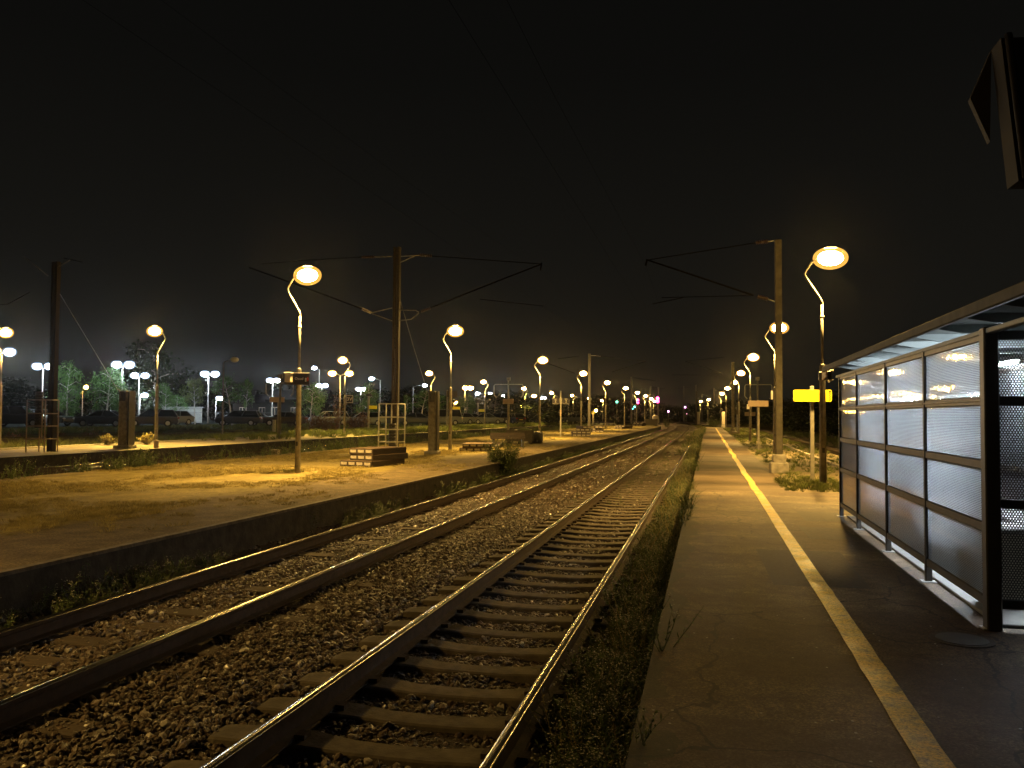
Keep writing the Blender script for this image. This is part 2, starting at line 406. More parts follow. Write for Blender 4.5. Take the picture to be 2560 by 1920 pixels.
def hole_mat(name, pitch, hole, sheet, transl, gloss):
    """punched sheet: a staggered grid of holes; local x runs along the sheet and z up"""
    m, t, b = newmat(name)
    tc = t.nodes.new('ShaderNodeTexCoord')
    s = t.nodes.new('ShaderNodeSeparateXYZ'); t.links.new(tc.outputs['Object'], s.inputs[0])
    v = math_(t, 'DIVIDE', s.outputs[2], pitch * 0.866)
    row = math_(t, 'FLOOR', v)
    off = math_(t, 'MULTIPLY', math_(t, 'MODULO', math_(t, 'ABSOLUTE', row), 2.0), 0.5)
    u = math_(t, 'ADD', math_(t, 'DIVIDE', s.outputs[0], pitch), off)
    fu = math_(t, 'SUBTRACT', math_(t, 'FRACT', math_(t, 'ADD', u, 100.0)), 0.5)
    fv = math_(t, 'MULTIPLY', math_(t, 'SUBTRACT', math_(t, 'FRACT', math_(t, 'ADD', v, 100.0)), 0.5), 0.866)
    r2 = math_(t, 'ADD', math_(t, 'MULTIPLY', fu, fu), math_(t, 'MULTIPLY', fv, fv))
    inside = math_(t, 'LESS_THAN', r2, (hole / pitch / 2) ** 2)
    b.inputs['Base Color'].default_value = (*sheet, 1)
    b.inputs['Roughness'].default_value = gloss
    solid = b.outputs[0]
    if transl:
        tr = t.nodes.new('ShaderNodeBsdfTranslucent'); tr.inputs[0].default_value = (0.80, 0.88, 0.94, 1)
        mx = t.nodes.new('ShaderNodeMixShader'); mx.inputs[0].default_value = transl
        t.links.new(solid, mx.inputs[1]); t.links.new(tr.outputs[0], mx.inputs[2]); solid = mx.outputs[0]
    tp = t.nodes.new('ShaderNodeBsdfTransparent')
    mx2 = t.nodes.new('ShaderNodeMixShader')
    t.links.new(inside, mx2.inputs[0]); t.links.new(solid, mx2.inputs[1]); t.links.new(tp.outputs[0], mx2.inputs[2])
    last = mx2.outputs[0]
    if name == 'fritted_glass':
        gl = t.nodes.new('ShaderNodeBsdfGlossy'); gl.inputs['Roughness'].default_value = 0.035
        gl.inputs[0].default_value = (1, 1, 1, 1)
        bp = t.nodes.new('ShaderNodeBump'); bp.inputs['Strength'].default_value = 0.06; bp.inputs['Distance'].default_value = 0.02
        t.links.new(nz(t, tc.outputs['Object'], 5, 3), bp.inputs['Height'])
        t.links.new(bp.outputs[0], gl.inputs['Normal'])
        fr = t.nodes.new('ShaderNodeFresnel'); fr.inputs[0].default_value = 1.25
        mx3 = t.nodes.new('ShaderNodeMixShader')
        t.links.new(fr.outputs[0], mx3.inputs[0]); t.links.new(last, mx3.inputs[1]); t.links.new(gl.outputs[0], mx3.inputs[2])
        last = mx3.outputs[0]
    t.links.new(last, t.nodes['Material Output'].inputs[0])
    return m
M_['fritted'] = hole_mat('fritted_glass', 0.016, 0.0092, (0.38, 0.42, 0.45), 0.66, 0.4)
M_['perforated'] = hole_mat('perforated_steel', 0.020, 0.0125, (0.060, 0.055, 0.050), 0.0, 0.5)

# ------------------------------------------------------------------ mesh helpers
class MB:
    def __init__(self):
        self.v = []; self.f = []; self.m = []; self.s = []
    def add(self, vs, fs, mi=0, smooth=False):
        o = len(self.v)
        self.v += [tuple(p) for p in vs]
        for f in fs:
            self.f.append([i + o for i in f]); self.m.append(mi); self.s.append(smooth)
        return self
    def box(self, x0, x1, y0, y1, z0, z1, mi=0, rz=0, c=None):
        vs = [(x, y, z) for z in (z0, z1) for y in (y0, y1) for x in (x0, x1)]
        if rz:
            cx, cy = c if c else ((x0 + x1) / 2, (y0 + y1) / 2)
            k, s = math.cos(rz), math.sin(rz)
            vs = [(cx + (x - cx) * k - (y - cy) * s, cy + (x - cx) * s + (y - cy) * k, z) for x, y, z in vs]
        return self.add(vs, [(0, 2, 3, 1), (4, 5, 7, 6), (0, 1, 5, 4), (2, 6, 7, 3), (0, 4, 6, 2), (1, 3, 7, 5)], mi)
    def bbox(self, x0, x1, y0, y1, z0, z1, b=0.01, mi=0):
        """box with chamfered long edges (all twelve edges through an inset octagon section)"""
        vs = []
        def ring(z, i):
            c = b
            a0, a1, b0, b1 = x0 + i, x1 - i, y0 + i, y1 - i
            return [(a0 + c, b0, z), (a1 - c, b0, z), (a1, b0 + c, z), (a1, b1 - c, z), (a1 - c, b1, z), (a0 + c, b1, z), (a0, b1 - c, z), (a0, b0 + c, z)]
        rs = [ring(z0, b), ring(z0 + b, 0), ring(z1 - b, 0), ring(z1, b)]
        for r_ in rs: vs += r_
        fs = [tuple(range(7, -1, -1)), tuple(range(24, 32))]
        for k in range(3):
            for j in range(8):
                a = k * 8 + j; c = k * 8 + (j + 1) % 8
                fs.append((a, c, c + 8, a + 8))
        return self.add(vs, fs, mi)
    def tube(self, pts, r, n=8, mi=0, cap=True, smooth=True):
        pts = [Vector(p) for p in pts]
        rs = r if isinstance(r, (list, tuple)) else [r] * len(pts)
        vs = []; fs = []
        prev = None
        for i, p in enumerate(pts):
            if i == 0: d = pts[1] - p
            elif i == len(pts) - 1: d = p - pts[i - 1]
            else: d = (pts[i + 1] - p).normalized() + (p - pts[i - 1]).normalized()
            d = d.normalized() if d.length > 1e-9 else Vector((0, 0, 1))
            if prev is None:
                a = Vector((1, 0, 0)) if abs(d.x) < 0.9 else Vector((0, 1, 0))
                a = (a - d * a.dot(d)).normalized()
            else:
                a = (prev - d * prev.dot(d)).normalized()
            prev = a
            b = d.cross(a)
            for k in range(n):
                t_ = 2 * math.pi * k / n
                vs.append(p + (a * math.cos(t_) + b * math.sin(t_)) * rs[i])
        for i in range(len(pts) - 1):
            for k in range(n):
                a0 = i * n + k; a1 = i * n + (k + 1) % n
                fs.append((a0, a1, a1 + n, a0 + n))
        self.add(vs, fs, mi, smooth)
        if cap:
            o = len(self.v) - len(vs)
            self.f.append([o + k for k in range(n - 1, -1, -1)]); self.m.append(mi); self.s.append(False)
            self.f.append([o + (len(pts) - 1) * n + k for k in range(n)]); self.m.append(mi); self.s.append(False)
        return self
    def ell(self, c, rx, ry, rz_, nu=16, nv=9, v0=0.0, v1=1.0, mi=0):
        """part of an ellipsoid, v from 0 (top) to 1 (bottom)"""
        vs = []; fs = []
        for j in range(nv + 1):
            ph = math.pi * (v0 + (v1 - v0) * j / nv)
            for i in range(nu):
                th = 2 * math.pi * i / nu
                vs.append((c[0] + rx * math.sin(ph) * math.cos(th), c[1] + ry * math.sin(ph) * math.sin(th), c[2] + rz_ * math.cos(ph)))
        for j in range(nv):
            for i in range(nu):
                a = j * nu + i; b = j * nu + (i + 1) % nu
                fs.append((a, a + nu, b + nu, b))
        return self.add(vs, fs, mi, True)
    def mesh(self, name, mats):
        me = bpy.data.meshes.new(name)
        me.from_pydata(self.v, [], self.f)
        for m in (mats if isinstance(mats, (list, tuple)) else [mats]):
            me.materials.append(M_[m] if isinstance(m, str) else m)
        me.polygons.foreach_set('material_index', self.m)
        me.polygons.foreach_set('use_smooth', self.s)
        me.update()
        return me

def link(name, me, parent=None, kind=None, label=None):
    o = bpy.data.objects.new(name, me)
    C.objects.link(o)
    if parent is not None: o.parent = parent
    if kind: o['kind'] = kind
    if label: o['label'] = label
    return o
def part(name, mb, mats, parent, label=None, kind=None):
    return link(name, mb.mesh(name, mats), parent, kind, label)
def struct(name, mb, mats):
    return link(name, mb.mesh(name, mats), None, 'structure')
def thing(name, label, cat, loc=(0, 0, 0), rz=0, group=None):
    o = bpy.data.objects.new(name, None)
    C.objects.link(o)
    o.empty_display_size = 0.2
    o.location = loc; o.rotation_euler = (0, 0, rz)
    o['label'] = label; o['category'] = cat
    if group: o['group'] = group
    return o
def tagm(o, label, cat, group=None):
    o['label'] = label; o['category'] = cat
    if group: o['group'] = group
    return o
def copy_tree(o, parent=None):
    c = o.copy(); C.objects.link(c)
    if parent is not None: c.parent = parent
    for ch in list(o.children): copy_tree(ch, c)
    return c
def spot_light(loc, power, col, parent, size=156):
    l = bpy.data.lights.new('lamp_light', 'SPOT'); l.energy = power; l.color = col; l.shadow_soft_size = .13
    l.spot_size = R(size); l.spot_blend = 1.0
    o = bpy.data.objects.new('lamp_light', l); C.objects.link(o); o.location = loc; o.parent = parent
    return o
def point_light(name, loc, power, col, radius=0.12, parent=None):
    l = bpy.data.lights.new(name, 'POINT'); l.energy = power; l.color = col; l.shadow_soft_size = radius
    o = bpy.data.objects.new(name, l); C.objects.link(o); o.location = loc
    if parent is not None: o.parent = parent
    return o
_chn = {}
def txt(name, s, size, mat_, parent, loc, rot, extrude=0.004, align='CENTER'):
    cu = bpy.data.curves.new(name, 'FONT'); cu.body = s; cu.size = size; cu.extrude = extrude
    cu.align_x = align; cu.align_y = 'CENTER'; cu.resolution_u = 2
    tmp = bpy.data.objects.new('tmp', cu); C.objects.link(tmp)
    dg = bpy.context.evaluated_depsgraph_get()
    me = bpy.data.meshes.new_from_object(tmp.evaluated_get(dg))
    bpy.data.objects.remove(tmp)
    me.materials.clear(); me.materials.append(M_[mat_])
    o = link(name, me, parent); o.location = loc; o.rotation_euler = rot
    return o

# scatter through geometry nodes ------------------------------------------------
def scatter(name, pts, rots, scls, idx, variants, label, cat='', kind='stuff'):
    col = bpy.data.collections.new('src_' + name)
    for i, me in enumerate(variants):
        o = bpy.data.objects.new('src_%s_%02d' % (name, i), me); col.objects.link(o)
    me = bpy.data.meshes.new(name)
    n = len(pts)
    me.vertices.add(n)
    me.vertices.foreach_set('co', np.asarray(pts, dtype=np.float32).ravel())
    a = me.attributes.new('rot', 'FLOAT_VECTOR', 'POINT'); a.data.foreach_set('vector', np.asarray(rots, dtype=np.float32).ravel())
    a = me.attributes.new('scl', 'FLOAT', 'POINT'); a.data.foreach_set('value', np.asarray(scls, dtype=np.float32).ravel())
    a = me.attributes.new('idx', 'INT', 'POINT'); a.data.foreach_set('value', np.asarray(idx, dtype=np.int32).ravel())
    me.update()
    o = link(name, me)
    o['kind'] = kind; o['label'] = label
    if cat: o['category'] = cat
    g = bpy.data.node_groups.new('gn_' + name, 'GeometryNodeTree')
    g.interface.new_socket('Geometry', in_out='INPUT', socket_type='NodeSocketGeometry')
    g.interface.new_socket('Geometry', in_out='OUTPUT', socket_type='NodeSocketGeometry')
    gi = g.nodes.new('NodeGroupInput'); go = g.nodes.new('NodeGroupOutput')
    iop = g.nodes.new('GeometryNodeInstanceOnPoints')
    ci = g.nodes.new('GeometryNodeCollectionInfo')
    ci.inputs['Collection'].default_value = col
    ci.inputs['Separate Children'].default_value = True
    ci.inputs['Reset Children'].default_value = True
    def na(nm, ty):
        q = g.nodes.new('GeometryNodeInputNamedAttribute'); q.data_type = ty; q.inputs['Name'].default_value = nm
        return q.outputs['Attribute']
    er = g.nodes.new('FunctionNodeEulerToRotation')
    g.links.new(na('rot', 'FLOAT_VECTOR'), er.inputs[0])
    g.links.new(gi.outputs[0], iop.inputs['Points'])
    g.links.new(ci.outputs[0], iop.inputs['Instance'])
    iop.inputs['Pick Instance'].default_value = True
    g.links.new(na('idx', 'INT'), iop.inputs['Instance Index'])
    g.links.new(er.outputs[0], iop.inputs['Rotation'])
    g.links.new(na('scl', 'FLOAT'), iop.inputs['Scale'])
    g.links.new(iop.outputs[0], go.inputs[0])
    md = o.modifiers.new('scatter', 'NODES'); md.node_group = g
    return o
# ------------------------------------------------------------------ the setting
CURVE_S, CURVE_R = 112.0, 900.0
def trk(d, s):
    if s <= CURVE_S: return (d, s)
    a = (s - CURVE_S) / CURVE_R
    return (-CURVE_R + (CURVE_R + d) * math.cos(a), CURVE_S + (CURVE_R + d) * math.sin(a))

Z_R, Z_L, Z_3 = 0.38, 0.30, 0.35
def sheet(name, rows, m, kind='structure', cols=None):
    """rows: list of (s, [(d, z), ...]) joined into one strip following the line"""
    mb = MB(); vs = []
    n = len(rows[0][1])
    for s, pr in rows:
        for d, z in pr:
            x, y = trk(d, s); vs.append((x, y, z))
    fs = []
    for i in range(len(rows) - 1):
        for j in range(n - 1):
            a = i * n + j
            fs.append((a, a + 1, a + n + 1, a + n))
    mb.add(vs, fs)
    return struct(name, mb, m)
SS = [-30, 0, 20, 40, 60, 80, 100, 112, 125, 140, 160, 180, 200, 225, 250, 280, 320]
mb = MB(); mb.add([(-600, -200, -0.62), (600, -200, -0.62), (600, 900, -0.62), (-600, 900, -0.62)], [(0, 1, 2, 3)])
struct('ground', mb, 'soil')
# ballast bed of the two near tracks
sheet('ballast_bed', [(s, [(-7.3, -0.30), (-6.9, -0.24), (-4.6, -0.235), (-3.66, -0.225), (-2.7, -0.235), (-0.8, -0.25), (-0.2, -0.40)]) for s in SS], 'bed')
# right platform: deck sheet, edge wall and far part with the gravelly strip
def slab(name, d0, d1, z, s0, s1, m, zb=-0.6, wall='edge_wall', ramp=0):
    mb = MB()
    ss = [s0] + [s for s in SS if s0 < s < s1] + [s1]
    def zz(s): return z
    vs = []
    for s in ss:
        for d, q in ((d0, zb), (d0, z), (d1, z), (d1, zb)):
            x, y = trk(d, s); vs.append((x, y, q))
    for i in range(len(ss) - 1):
        a = i * 4
        mb.add([], [])
        mb.f += [[a + 1, a + 2, a + 6, a + 5]]; mb.m.append(0); mb.s.append(False)
        mb.f += [[a, a + 1, a + 5, a + 4], [a + 2, a + 3, a + 7, a + 6]]; mb.m += [1, 1]; mb.s += [False, False]
    e_ = (len(ss) - 1) * 4
    mb.f += [[0, 3, 2, 1], [e_, e_ + 1, e_ + 2, e_ + 3]]; mb.m += [1, 1]; mb.s += [False, False]
    mb.v = vs
    return struct(name, mb, [m, wall])
JOINT = P(1880, 1226, Z_R).y
slab('platform_deck', -0.363, 5.25, Z_R, -12, JOINT - 0.16, 'asphalt')
slab('platform_deck_far', -0.363, 5.25, Z_R - 0.03, JOINT + 0.16, 128, 'gravel')
mb = MB(); mb.box(-0.36, 5.24, JOINT - 0.15, JOINT + 0.15, -0.5, Z_R - 0.045)
struct('platform_joint_strip', mb, 'edge_wall')
mb = MB(); mb.add([(-0.35, JOINT + 0.17, Z_R - 0.024), (1.75, JOINT + 0.17, Z_R - 0.024), (1.85, 60, Z_R - 0.024), (1.8, 112, Z_R - 0.024), (-0.35, 112, Z_R - 0.024)], [(0, 1, 2, 3, 4)])
struct('platform_path_far', mb, 'far_asphalt')
# asphalt repairs beside the shelter
mb = MB()
rr = random.Random(5)
for (a, b_, c_, d_) in ((1.42, 2.02, 13.3, 14.6), (1.25, 1.9, 11.4, 12.6), (0.55, 1.45, 8.2, 10.4), (2.6, 3.8, 4.1, 5.4)):
    mb.add([(a + rr.uniform(-.05, .05), c_, Z_R + 0.004), (b_, c_ + rr.uniform(-.1, .1), Z_R + 0.004), (b_ + rr.uniform(-.05, .05), d_, Z_R + 0.004), (a, d_ + rr.uniform(-.1, .1), Z_R + 0.004)], [(0, 1, 2, 3)])
M_['repair'] = mat('asphalt_repair', (0.055, 0.045, 0.034), (0.085, 0.070, 0.054), 30, 0.75, bump=0.4, bscale=120)
struct('asphalt_patches', mb, 'repair')
def line_strip(name, d, wd, z, s0, s1, m, step=0.5, wob=0.012, seed=1):
    rr = random.Random(seed); mb = MB(); vs = []; s = s0; k = 0
    while s <= s1:
        o1 = mnoise.noise(Vector((s * 0.35, seed, 0))) * wob * 2
        j1 = mnoise.noise(Vector((s * 3.1, seed + 4, 0))) * wob; j2 = mnoise.noise(Vector((s * 3.3, seed + 9, 0))) * wob
        x, y = trk(d - wd / 2 + o1 + j1, s); vs.append((x, y, z))
        x, y = trk(d + wd / 2 + o1 + j2, s); vs.append((x, y, z))
        s += step; k += 1
    mb.add(vs, [(2 * i, 2 * i + 1, 2 * i + 3, 2 * i + 2) for i in range(k - 1)])
    return struct(name, mb, m)
line_strip('yellow_safety_line', 1.003, 0.155, Z_R + 0.008, -3, JOINT - 0.18, 'yellow_line', 0.1, 0.006)
line_strip('yellow_safety_line_far', 1.003, 0.155, Z_R - 0.017, JOINT + 0.18, 112, 'yellow_line', 0.5, 0.03, 2)
mb = MB(); mb.box(3.97, 4.10, JOINT + 0.3, 112, Z_R - 0.05, Z_R + 0.045); struct('kerb_right', mb, 'kerb')
# island platform on the left
slab('island_platform', -16.8, -7.04, Z_L, -25, 138, 'dirt')
mb = MB(); mb.box(-7.10, -7.0, -25, 112, 0.265, Z_L + 0.008); struct('platform_edge_coping', mb, mat('coping', (0.07, 0.057, 0.038), (0.15, 0.12, 0.08), 9, 0.85, bump=0.5, bscale=30))
# third platform, then rough grass, fourth platform and the raised car park
slab('third_platform', -28.8, -23.6, Z_3, -60, 128, 'platform3')
mb = MB(); mb.box(-28.9, -28.55, -60, 60, 0, Z_3 + 0.05); struct('third_platform_back_kerb', mb, 'kerb')
sheet('track_bed_behind_island', [(s, [(-23.6, -0.28), (-20.1, -0.235), (-16.8, -0.28)]) for s in SS], 'bed')
sheet('grass_strip', [(s, [(-39.5, 0.02), (-36, -0.12), (-33, -0.05), (-28.9, -0.02)]) for s in [-80] + SS], 'field')
slab('fourth_platform', -44.5, -39.5, 0.38, -80, 150, 'field')
sheet('grass_bank', [(s, [(-50.5, 0.72), (-47.5, 0.60), (-44.5, 0.34)]) for s in [-80] + SS], 'field')
mb = MB(); mb.add([(-220, -80, 0.66), (-50.4, -80, 0.66), (-50.4, 420, 0.66), (-220, 420, 0.66)], [(0, 1, 2, 3)])
struct('car_park', mb, 'carpark')
# right-hand side beyond the platform
sheet('track_bed_right', [(s, [(5.25, -0.28), (6.9, -0.23), (9.0, -0.3), (12.0, -0.45)]) for s in SS], 'bed')
sheet('right_verge', [(s, [(12.0, -0.44), (16.0, 0.1), (40.0, 0.2), (80, 0.2)]) for s in SS], 'field')

# thin mist added to make the lamps glow: one closed box round everything
mb = MB(); mb.box(-640, 640, -240, 940, -1.7, 14.5)
mh, th_, bh = newmat('haze')
th_.nodes.remove(bh)
pv = th_.nodes.new('ShaderNodeVolumePrincipled')
pv.inputs['Color'].default_value = (0.95, 0.95, 0.95, 1)
pv.inputs['Density'].default_value = 0.00015
pv.inputs['Anisotropy'].default_value = 0.955
th_.links.new(pv.outputs[0], th_.nodes['Material Output'].inputs['Volume'])
hz = link('haze', mb.mesh('haze', mh)); hz['kind'] = 'stuff'; hz['label'] = 'thin night mist over the whole station'

# ------------------------------------------------------------------ tracks
def rail_profile():
    # (x, z, material) half profile of a flat-bottom rail 0.172 high, top at z = 0
    return [(-0.075, -0.172), (-0.075, -0.160), (-0.012, -0.145), (-0.009, -0.060), (-0.034, -0.045), (-0.036, -0.010),
            (-0.028, -0.0015), (0, 0.0), (0.028, -0.0015), (0.036, -0.010), (0.034, -0.045), (0.009, -0.060), (0.012, -0.145), (0.075, -0.160), (0.075, -0.172)]
def rail_mb(d, s0, s1, step=4.0):
    prof = rail_profile(); n = len(prof); mb = MB(); vs = []
    ss = [s0 + (s1 - s0) * i / max(1, int((s1 - s0) / step)) for i in range(int((s1 - s0) / step) + 1)]
    for s in ss:
        for px_, pz in prof:
            x, y = trk(d + px_, s); vs.append((x, y, pz + 0.0015 * math.sin(s * 0.9 + d)))
    mb.v = vs
    for i in range(len(ss) - 1):
        for j in range(n):
            a = i * n + j; b_ = i * n + (j + 1) % n
            mb.f.append([a, b_, b_ + n, a + n]); mb.m.append(1 if j in (6, 7, 5, 8) else 0); mb.s.append(j in (5, 6, 7, 8))
    return mb
def sleeper_mesh():
    """prestressed concrete sleeper, waisted and dipped in the middle"""
    mb = MB(); st = [(-1.25, .115, -.185), (-1.20, .13, -.178), (-1.0, .14, -.172), (-.55, .135, -.174), (-.30, .115, -.196), (0, .11, -.200), (.30, .115, -.196), (.55, .135, -.174), (1.0, .14, -.172), (1.20, .13, -.178), (1.25, .115, -.185)]
    vs = []
    for x, hw, zt in st:
        for y, z in ((-hw - .02, -.40), (-hw, zt - .012), (-hw + .016, zt), (hw - .016, zt), (hw, zt - .012), (hw + .02, -.40)):
            vs.append((x, y, z))
    fs = []
    for i in range(len(st) - 1):
        for j in range(5):
            a = i * 6 + j; fs.append((a, a + 6, a + 7, a + 1))
    fs += [(5, 4, 3, 2, 1, 0), tuple(60 + k for k in range(6))]
    mb.add(vs, fs); return mb.mesh('sleeper', 'sleeper')
def clip_mesh():
    mb = MB()
    for s in (1,):
        mb.box(s * .115 - .035, s * .115 + .035, -.05, .05, -.176, -.140)
    return mb.mesh('rail_clip', 'rail_side')
SLM, CLM = sleeper_mesh(), clip_mesh()
mb = MB(); mb.bbox(-1.3, 1.3, -.13, .13, -.36, -.185, .008); TIM = mb.mesh('sleeper', 'timber')
def track(label, rails, sleeper_me, spacing, s0, s1, n, clips, smin=0.0, cat='railway track', rr=None):
    cx = sum(rails) / 2
    t = thing('railway_track', label, cat, (0, 0, 0), 0, 'railway tracks')
    for d in rails: part('rail', rail_mb(d, s0, s1), ['rail_side', 'rail_head'], t)
    rr = rr or random.Random(3)
    for i in range(n):
        s = smin + i * spacing
        x, y = trk(cx, s)
        o = link('sleeper', sleeper_me, t); o.location = (x + rr.uniform(-.015, .015), y, rr.uniform(-.006, .004)); o.rotation_euler = (0, 0, rr.uniform(-.012, .012) + max(0, (s - CURVE_S) / CURVE_R))
        if i < clips:
            for d in rails:
                for a_ in (0, math.pi):
                    c = link('rail_clip', CLM, o); c.location = (d - cx, 0, 0); c.rotation_euler = (0, 0, a_)
    return t
track('railway track with concrete sleepers nearest the yellow-lined platform', (-2.69, -1.205), SLM, 0.60, -4, 330, 200, 40, smin=0.9)
track('railway track half buried in ballast beside the island platform edge', (-6.12, -4.635), TIM, 0.62, -4, 330, 150, 0, smin=1.2)
def bare_track(label, rails, s0, s1):
    t = thing('railway_track', label, 'railway track', (0, 0, 0), 0, 'railway tracks')
    for d in rails: part('rail', rail_mb(d, s0, s1, 8), ['rail_side', 'rail_head'], t)
    cx = sum(rails) / 2
    for i in range(60):
        x, y = trk(cx, 14 + i * 1.2)
        o = link('sleeper', TIM, t); o.location = (x, y, -0.02)
bare_track('overgrown railway track just behind the island platform', (-19.05, -17.6), -40, 280)
bare_track('railway track along the dark edge of the third platform', (-22.6, -21.15), -40, 280)
bare_track('dark railway track beyond the right edge of the lit platform', (6.3, 7.75), 5, 280)

# ------------------------------------------------------------------ ballast stones
def stone_mesh(seed, m='stone'):
    rr = random.Random(seed)
    bm = bmesh.new()
    bmesh.ops.create_icosphere(bm, subdivisions=1, radius=1.0)
    ax = (rr.uniform(.8, 1.25), rr.uniform(.7, 1.0), rr.uniform(.45, .75))
    for v in bm.verts:
        k = 1 + rr.uniform(-.28, .22)
        v.co = Vector((v.co.x * ax[0] * k, v.co.y * ax[1] * k, v.co.z * ax[2] * k))
    me = bpy.data.meshes.new('stone'); bm.to_mesh(me); bm.free()
    me.materials.append(M_[m])
    return me
STONES = [stone_mesh(i) for i in range(8)] + [stone_mesh(20, 'stone_pale')]
def in_sleeper(y, x):
    k = np.round((y - 0.9) / 0.60) * 0.60 + 0.9
    return (np.abs(y - k) < 0.135) & (x > -3.2) & (x < -0.70)
def ballast(xa, xb, ya, yb, dens, size, zbase, prof):
    n = int((xb - xa) * (yb - ya) * dens)
    X = rng.uniform(xa, xb, n); Y = rng.uniform(ya, yb, n)
    Z = zbase + prof(X, Y) + rng.uniform(-.014, .014, n)
    S = size * rng.lognormal(0, .28, n)
    keep = np.ones(n, bool)
    if xb > -3.3:
        keep &= ~(in_sleeper(Y, X) & (rng.random(n) > .035))
    for d in (-2.69, -1.205, -6.12, -4.635):
        keep &= ~(np.abs(X - d) < .07 + S * .6)
    X, Y, Z, S = X[keep], Y[keep], Z[keep], S[keep]
    m = len(X)
    rot = np.stack([rng.normal(0, .45, m), rng.normal(0, .45, m), rng.uniform(0, 6.28, m)], 1)
    return np.stack([X, Y, Z], 1), rot, S, np.where(rng.random(m) < .045, 8, rng.integers(0, 8, m))
def prof_near(X, Y):
    z = np.zeros_like(X)
    z += np.where((X > -3.2) & (X < -0.7), -0.028, 0.0)
    z += 0.035 * np.exp(-((X + 3.75) / .35) ** 2)
    z += np.where(X < -4.2, 0.012, 0.0)
    z += 0.022 * np.sin(X * 5.1 + Y * 1.3) * np.sin(Y * 2.3 - X)
    z += np.where(X > -0.7, (X + 0.7) * -0.30, 0)
    return z
parts_ = [ballast(-7.0, -0.42, 1.0, 20.0, 820, .0225, -.208, prof_near),
          ballast(-7.0, -0.42, 20.0, 42.0, 300, .030, -.208, prof_near),
          ballast(-7.0, -0.42, 42.0, 110.0, 45, .06, -.215, prof_near)]
scatter('ballast_stones', *[np.concatenate([p[i] for p in parts_]) for i in range(4)], STONES, 'brown ballast stones between and around the rails')

# ------------------------------------------------------------------ small plants used for scattering
def quad_leaf(mb, p, d, l, wd, up, mi=0):
    d = d.normalized(); s = d.cross(up)
    if s.length < 1e-4: s = Vector((1, 0, 0))
    s = s.normalized() * wd / 2
    mid = p + d * l * .5
    mb.add([p, mid + s, p + d * l, mid - s], [(0, 1, 2, 3)], mi)
def weed_mesh(seed, h=0.45, stems=5, flowers=0.4, leaf=0.045, m='weed'):
    rr = random.Random(seed); mb = MB()
    for k in range(stems):
        a = rr.uniform(0, 6.28); lean = rr.uniform(.1, .7); hh = h * rr.uniform(.5, 1.1)
        p = Vector((rr.uniform(-.08, .08), rr.uniform(-.08, .08), 0)); pts = [p.copy()]
        d = Vector((math.cos(a) * lean, math.sin(a) * lean, 1)).normalized()
        for j in range(4):
            d = (d + Vector((rr.uniform(-.2, .2), rr.uniform(-.2, .2), rr.uniform(-.1, .1)))).normalized()
            p = p + d * hh / 4; pts.append(p.copy())
        mb.tube(pts, [.004, .0035, .003, .002, .001], 3, 0, cap=False)
        for j in range(16):
            i = rr.randrange(4); q = pts[i].lerp(pts[i + 1], rr.random())
            dd = Vector((rr.uniform(-1, 1), rr.uniform(-1, 1), rr.uniform(-.2, .9)))
            quad_leaf(mb, q, dd, leaf * rr.uniform(.6, 1.5), leaf * .45, Vector((0, 0, 1)), 0)
        if rr.random() < flowers:
            for j in range(6):
                q = pts[-1] + Vector((rr.uniform(-.03, .03), rr.uniform(-.03, .03), rr.uniform(-.04, .02)))
                quad_leaf(mb, q, Vector((rr.uniform(-1, 1), rr.uniform(-1, 1), rr.uniform(-.3, .5))), .014, .012, Vector((0, 0, 1)), 1)
    return mb.mesh('weed', [m, 'flower'])
def tuft_mesh(seed, h=0.16, blades=26, m='straw', spread=.10, wd=.006):
    rr = random.Random(seed); mb = MB()
    for k in range(blades):
        a = rr.uniform(0, 6.28); r_ = rr.uniform(0, spread)
        p = Vector((math.cos(a) * r_, math.sin(a) * r_, 0)); le = rr.uniform(.2, 1.0)
        d1 = Vector((math.cos(a) * le, math.sin(a) * le, 1.2)).normalized()
        d2 = Vector((math.cos(a) * le * 2, math.sin(a) * le * 2, .6)).normalized()
        hh = h * rr.uniform(.5, 1.2); s = d1.cross(Vector((math.sin(a * 3), math.cos(a * 5), .3))).normalized() * wd
        q = p + d1 * hh * .6; q2 = q + d2 * hh * .5
        mb.add([p - s, p + s, q + s * .8, q - s * .8, q2], [(0, 1, 2, 3), (3, 2, 4)], 0)
    return mb.mesh('tuft', [m])
WEEDS = [weed_mesh(i, rr_, 7, .75, .036) for i, rr_ in enumerate((.24, .30, .36, .42, .28, .34))]
TUFTS_S = [tuft_mesh(20 + i, .075, 40, 'straw', .16, .0035) for i in range(4)]
TUFTS_G = [tuft_mesh(30 + i, .28, 30, 'grass', .14, .008) for i in range(4)]
def pts_band(fn, n):
    A = [fn() for _ in range(n)]
    P_ = np.array([a[0] for a in A]); S = np.array([a[1] for a in A])
    m = len(A)
    rot = np.stack([rng.normal(0, .12, m), rng.normal(0, .12, m), rng.uniform(0, 6.28, m)], 1)
    return P_, rot, S
rw = random.Random(11)
def f_edge():
    while True:
        s = rw.uniform(1.2, 112) if rw.random() < .6 else rw.uniform(1.2, 30)
        d = rw.triangular(-1.12, -0.30, -0.6)
        cl = mnoise.noise(Vector((s * .55, 3.3, 0))) + .55 + (.25 if s > 12 else 0) + (.4 if s > 30 else 0)
        if rw.random() > cl: continue
        if s < 4.5 and d < -.85 and rw.random() < .4: continue
        z = -.30 if d < -.45 else -.22
        if d > -.36: z = Z_R - .03
        if d > -.33: continue
        if s > 45: d = d * rw.uniform(.9, 1.7)
        return (*trk(d, s), z), rw.uniform(.6, 1.25) * (1.0 if s < 60 else 1.5)
a_, b_, c_ = pts_band(f_edge, 4600)
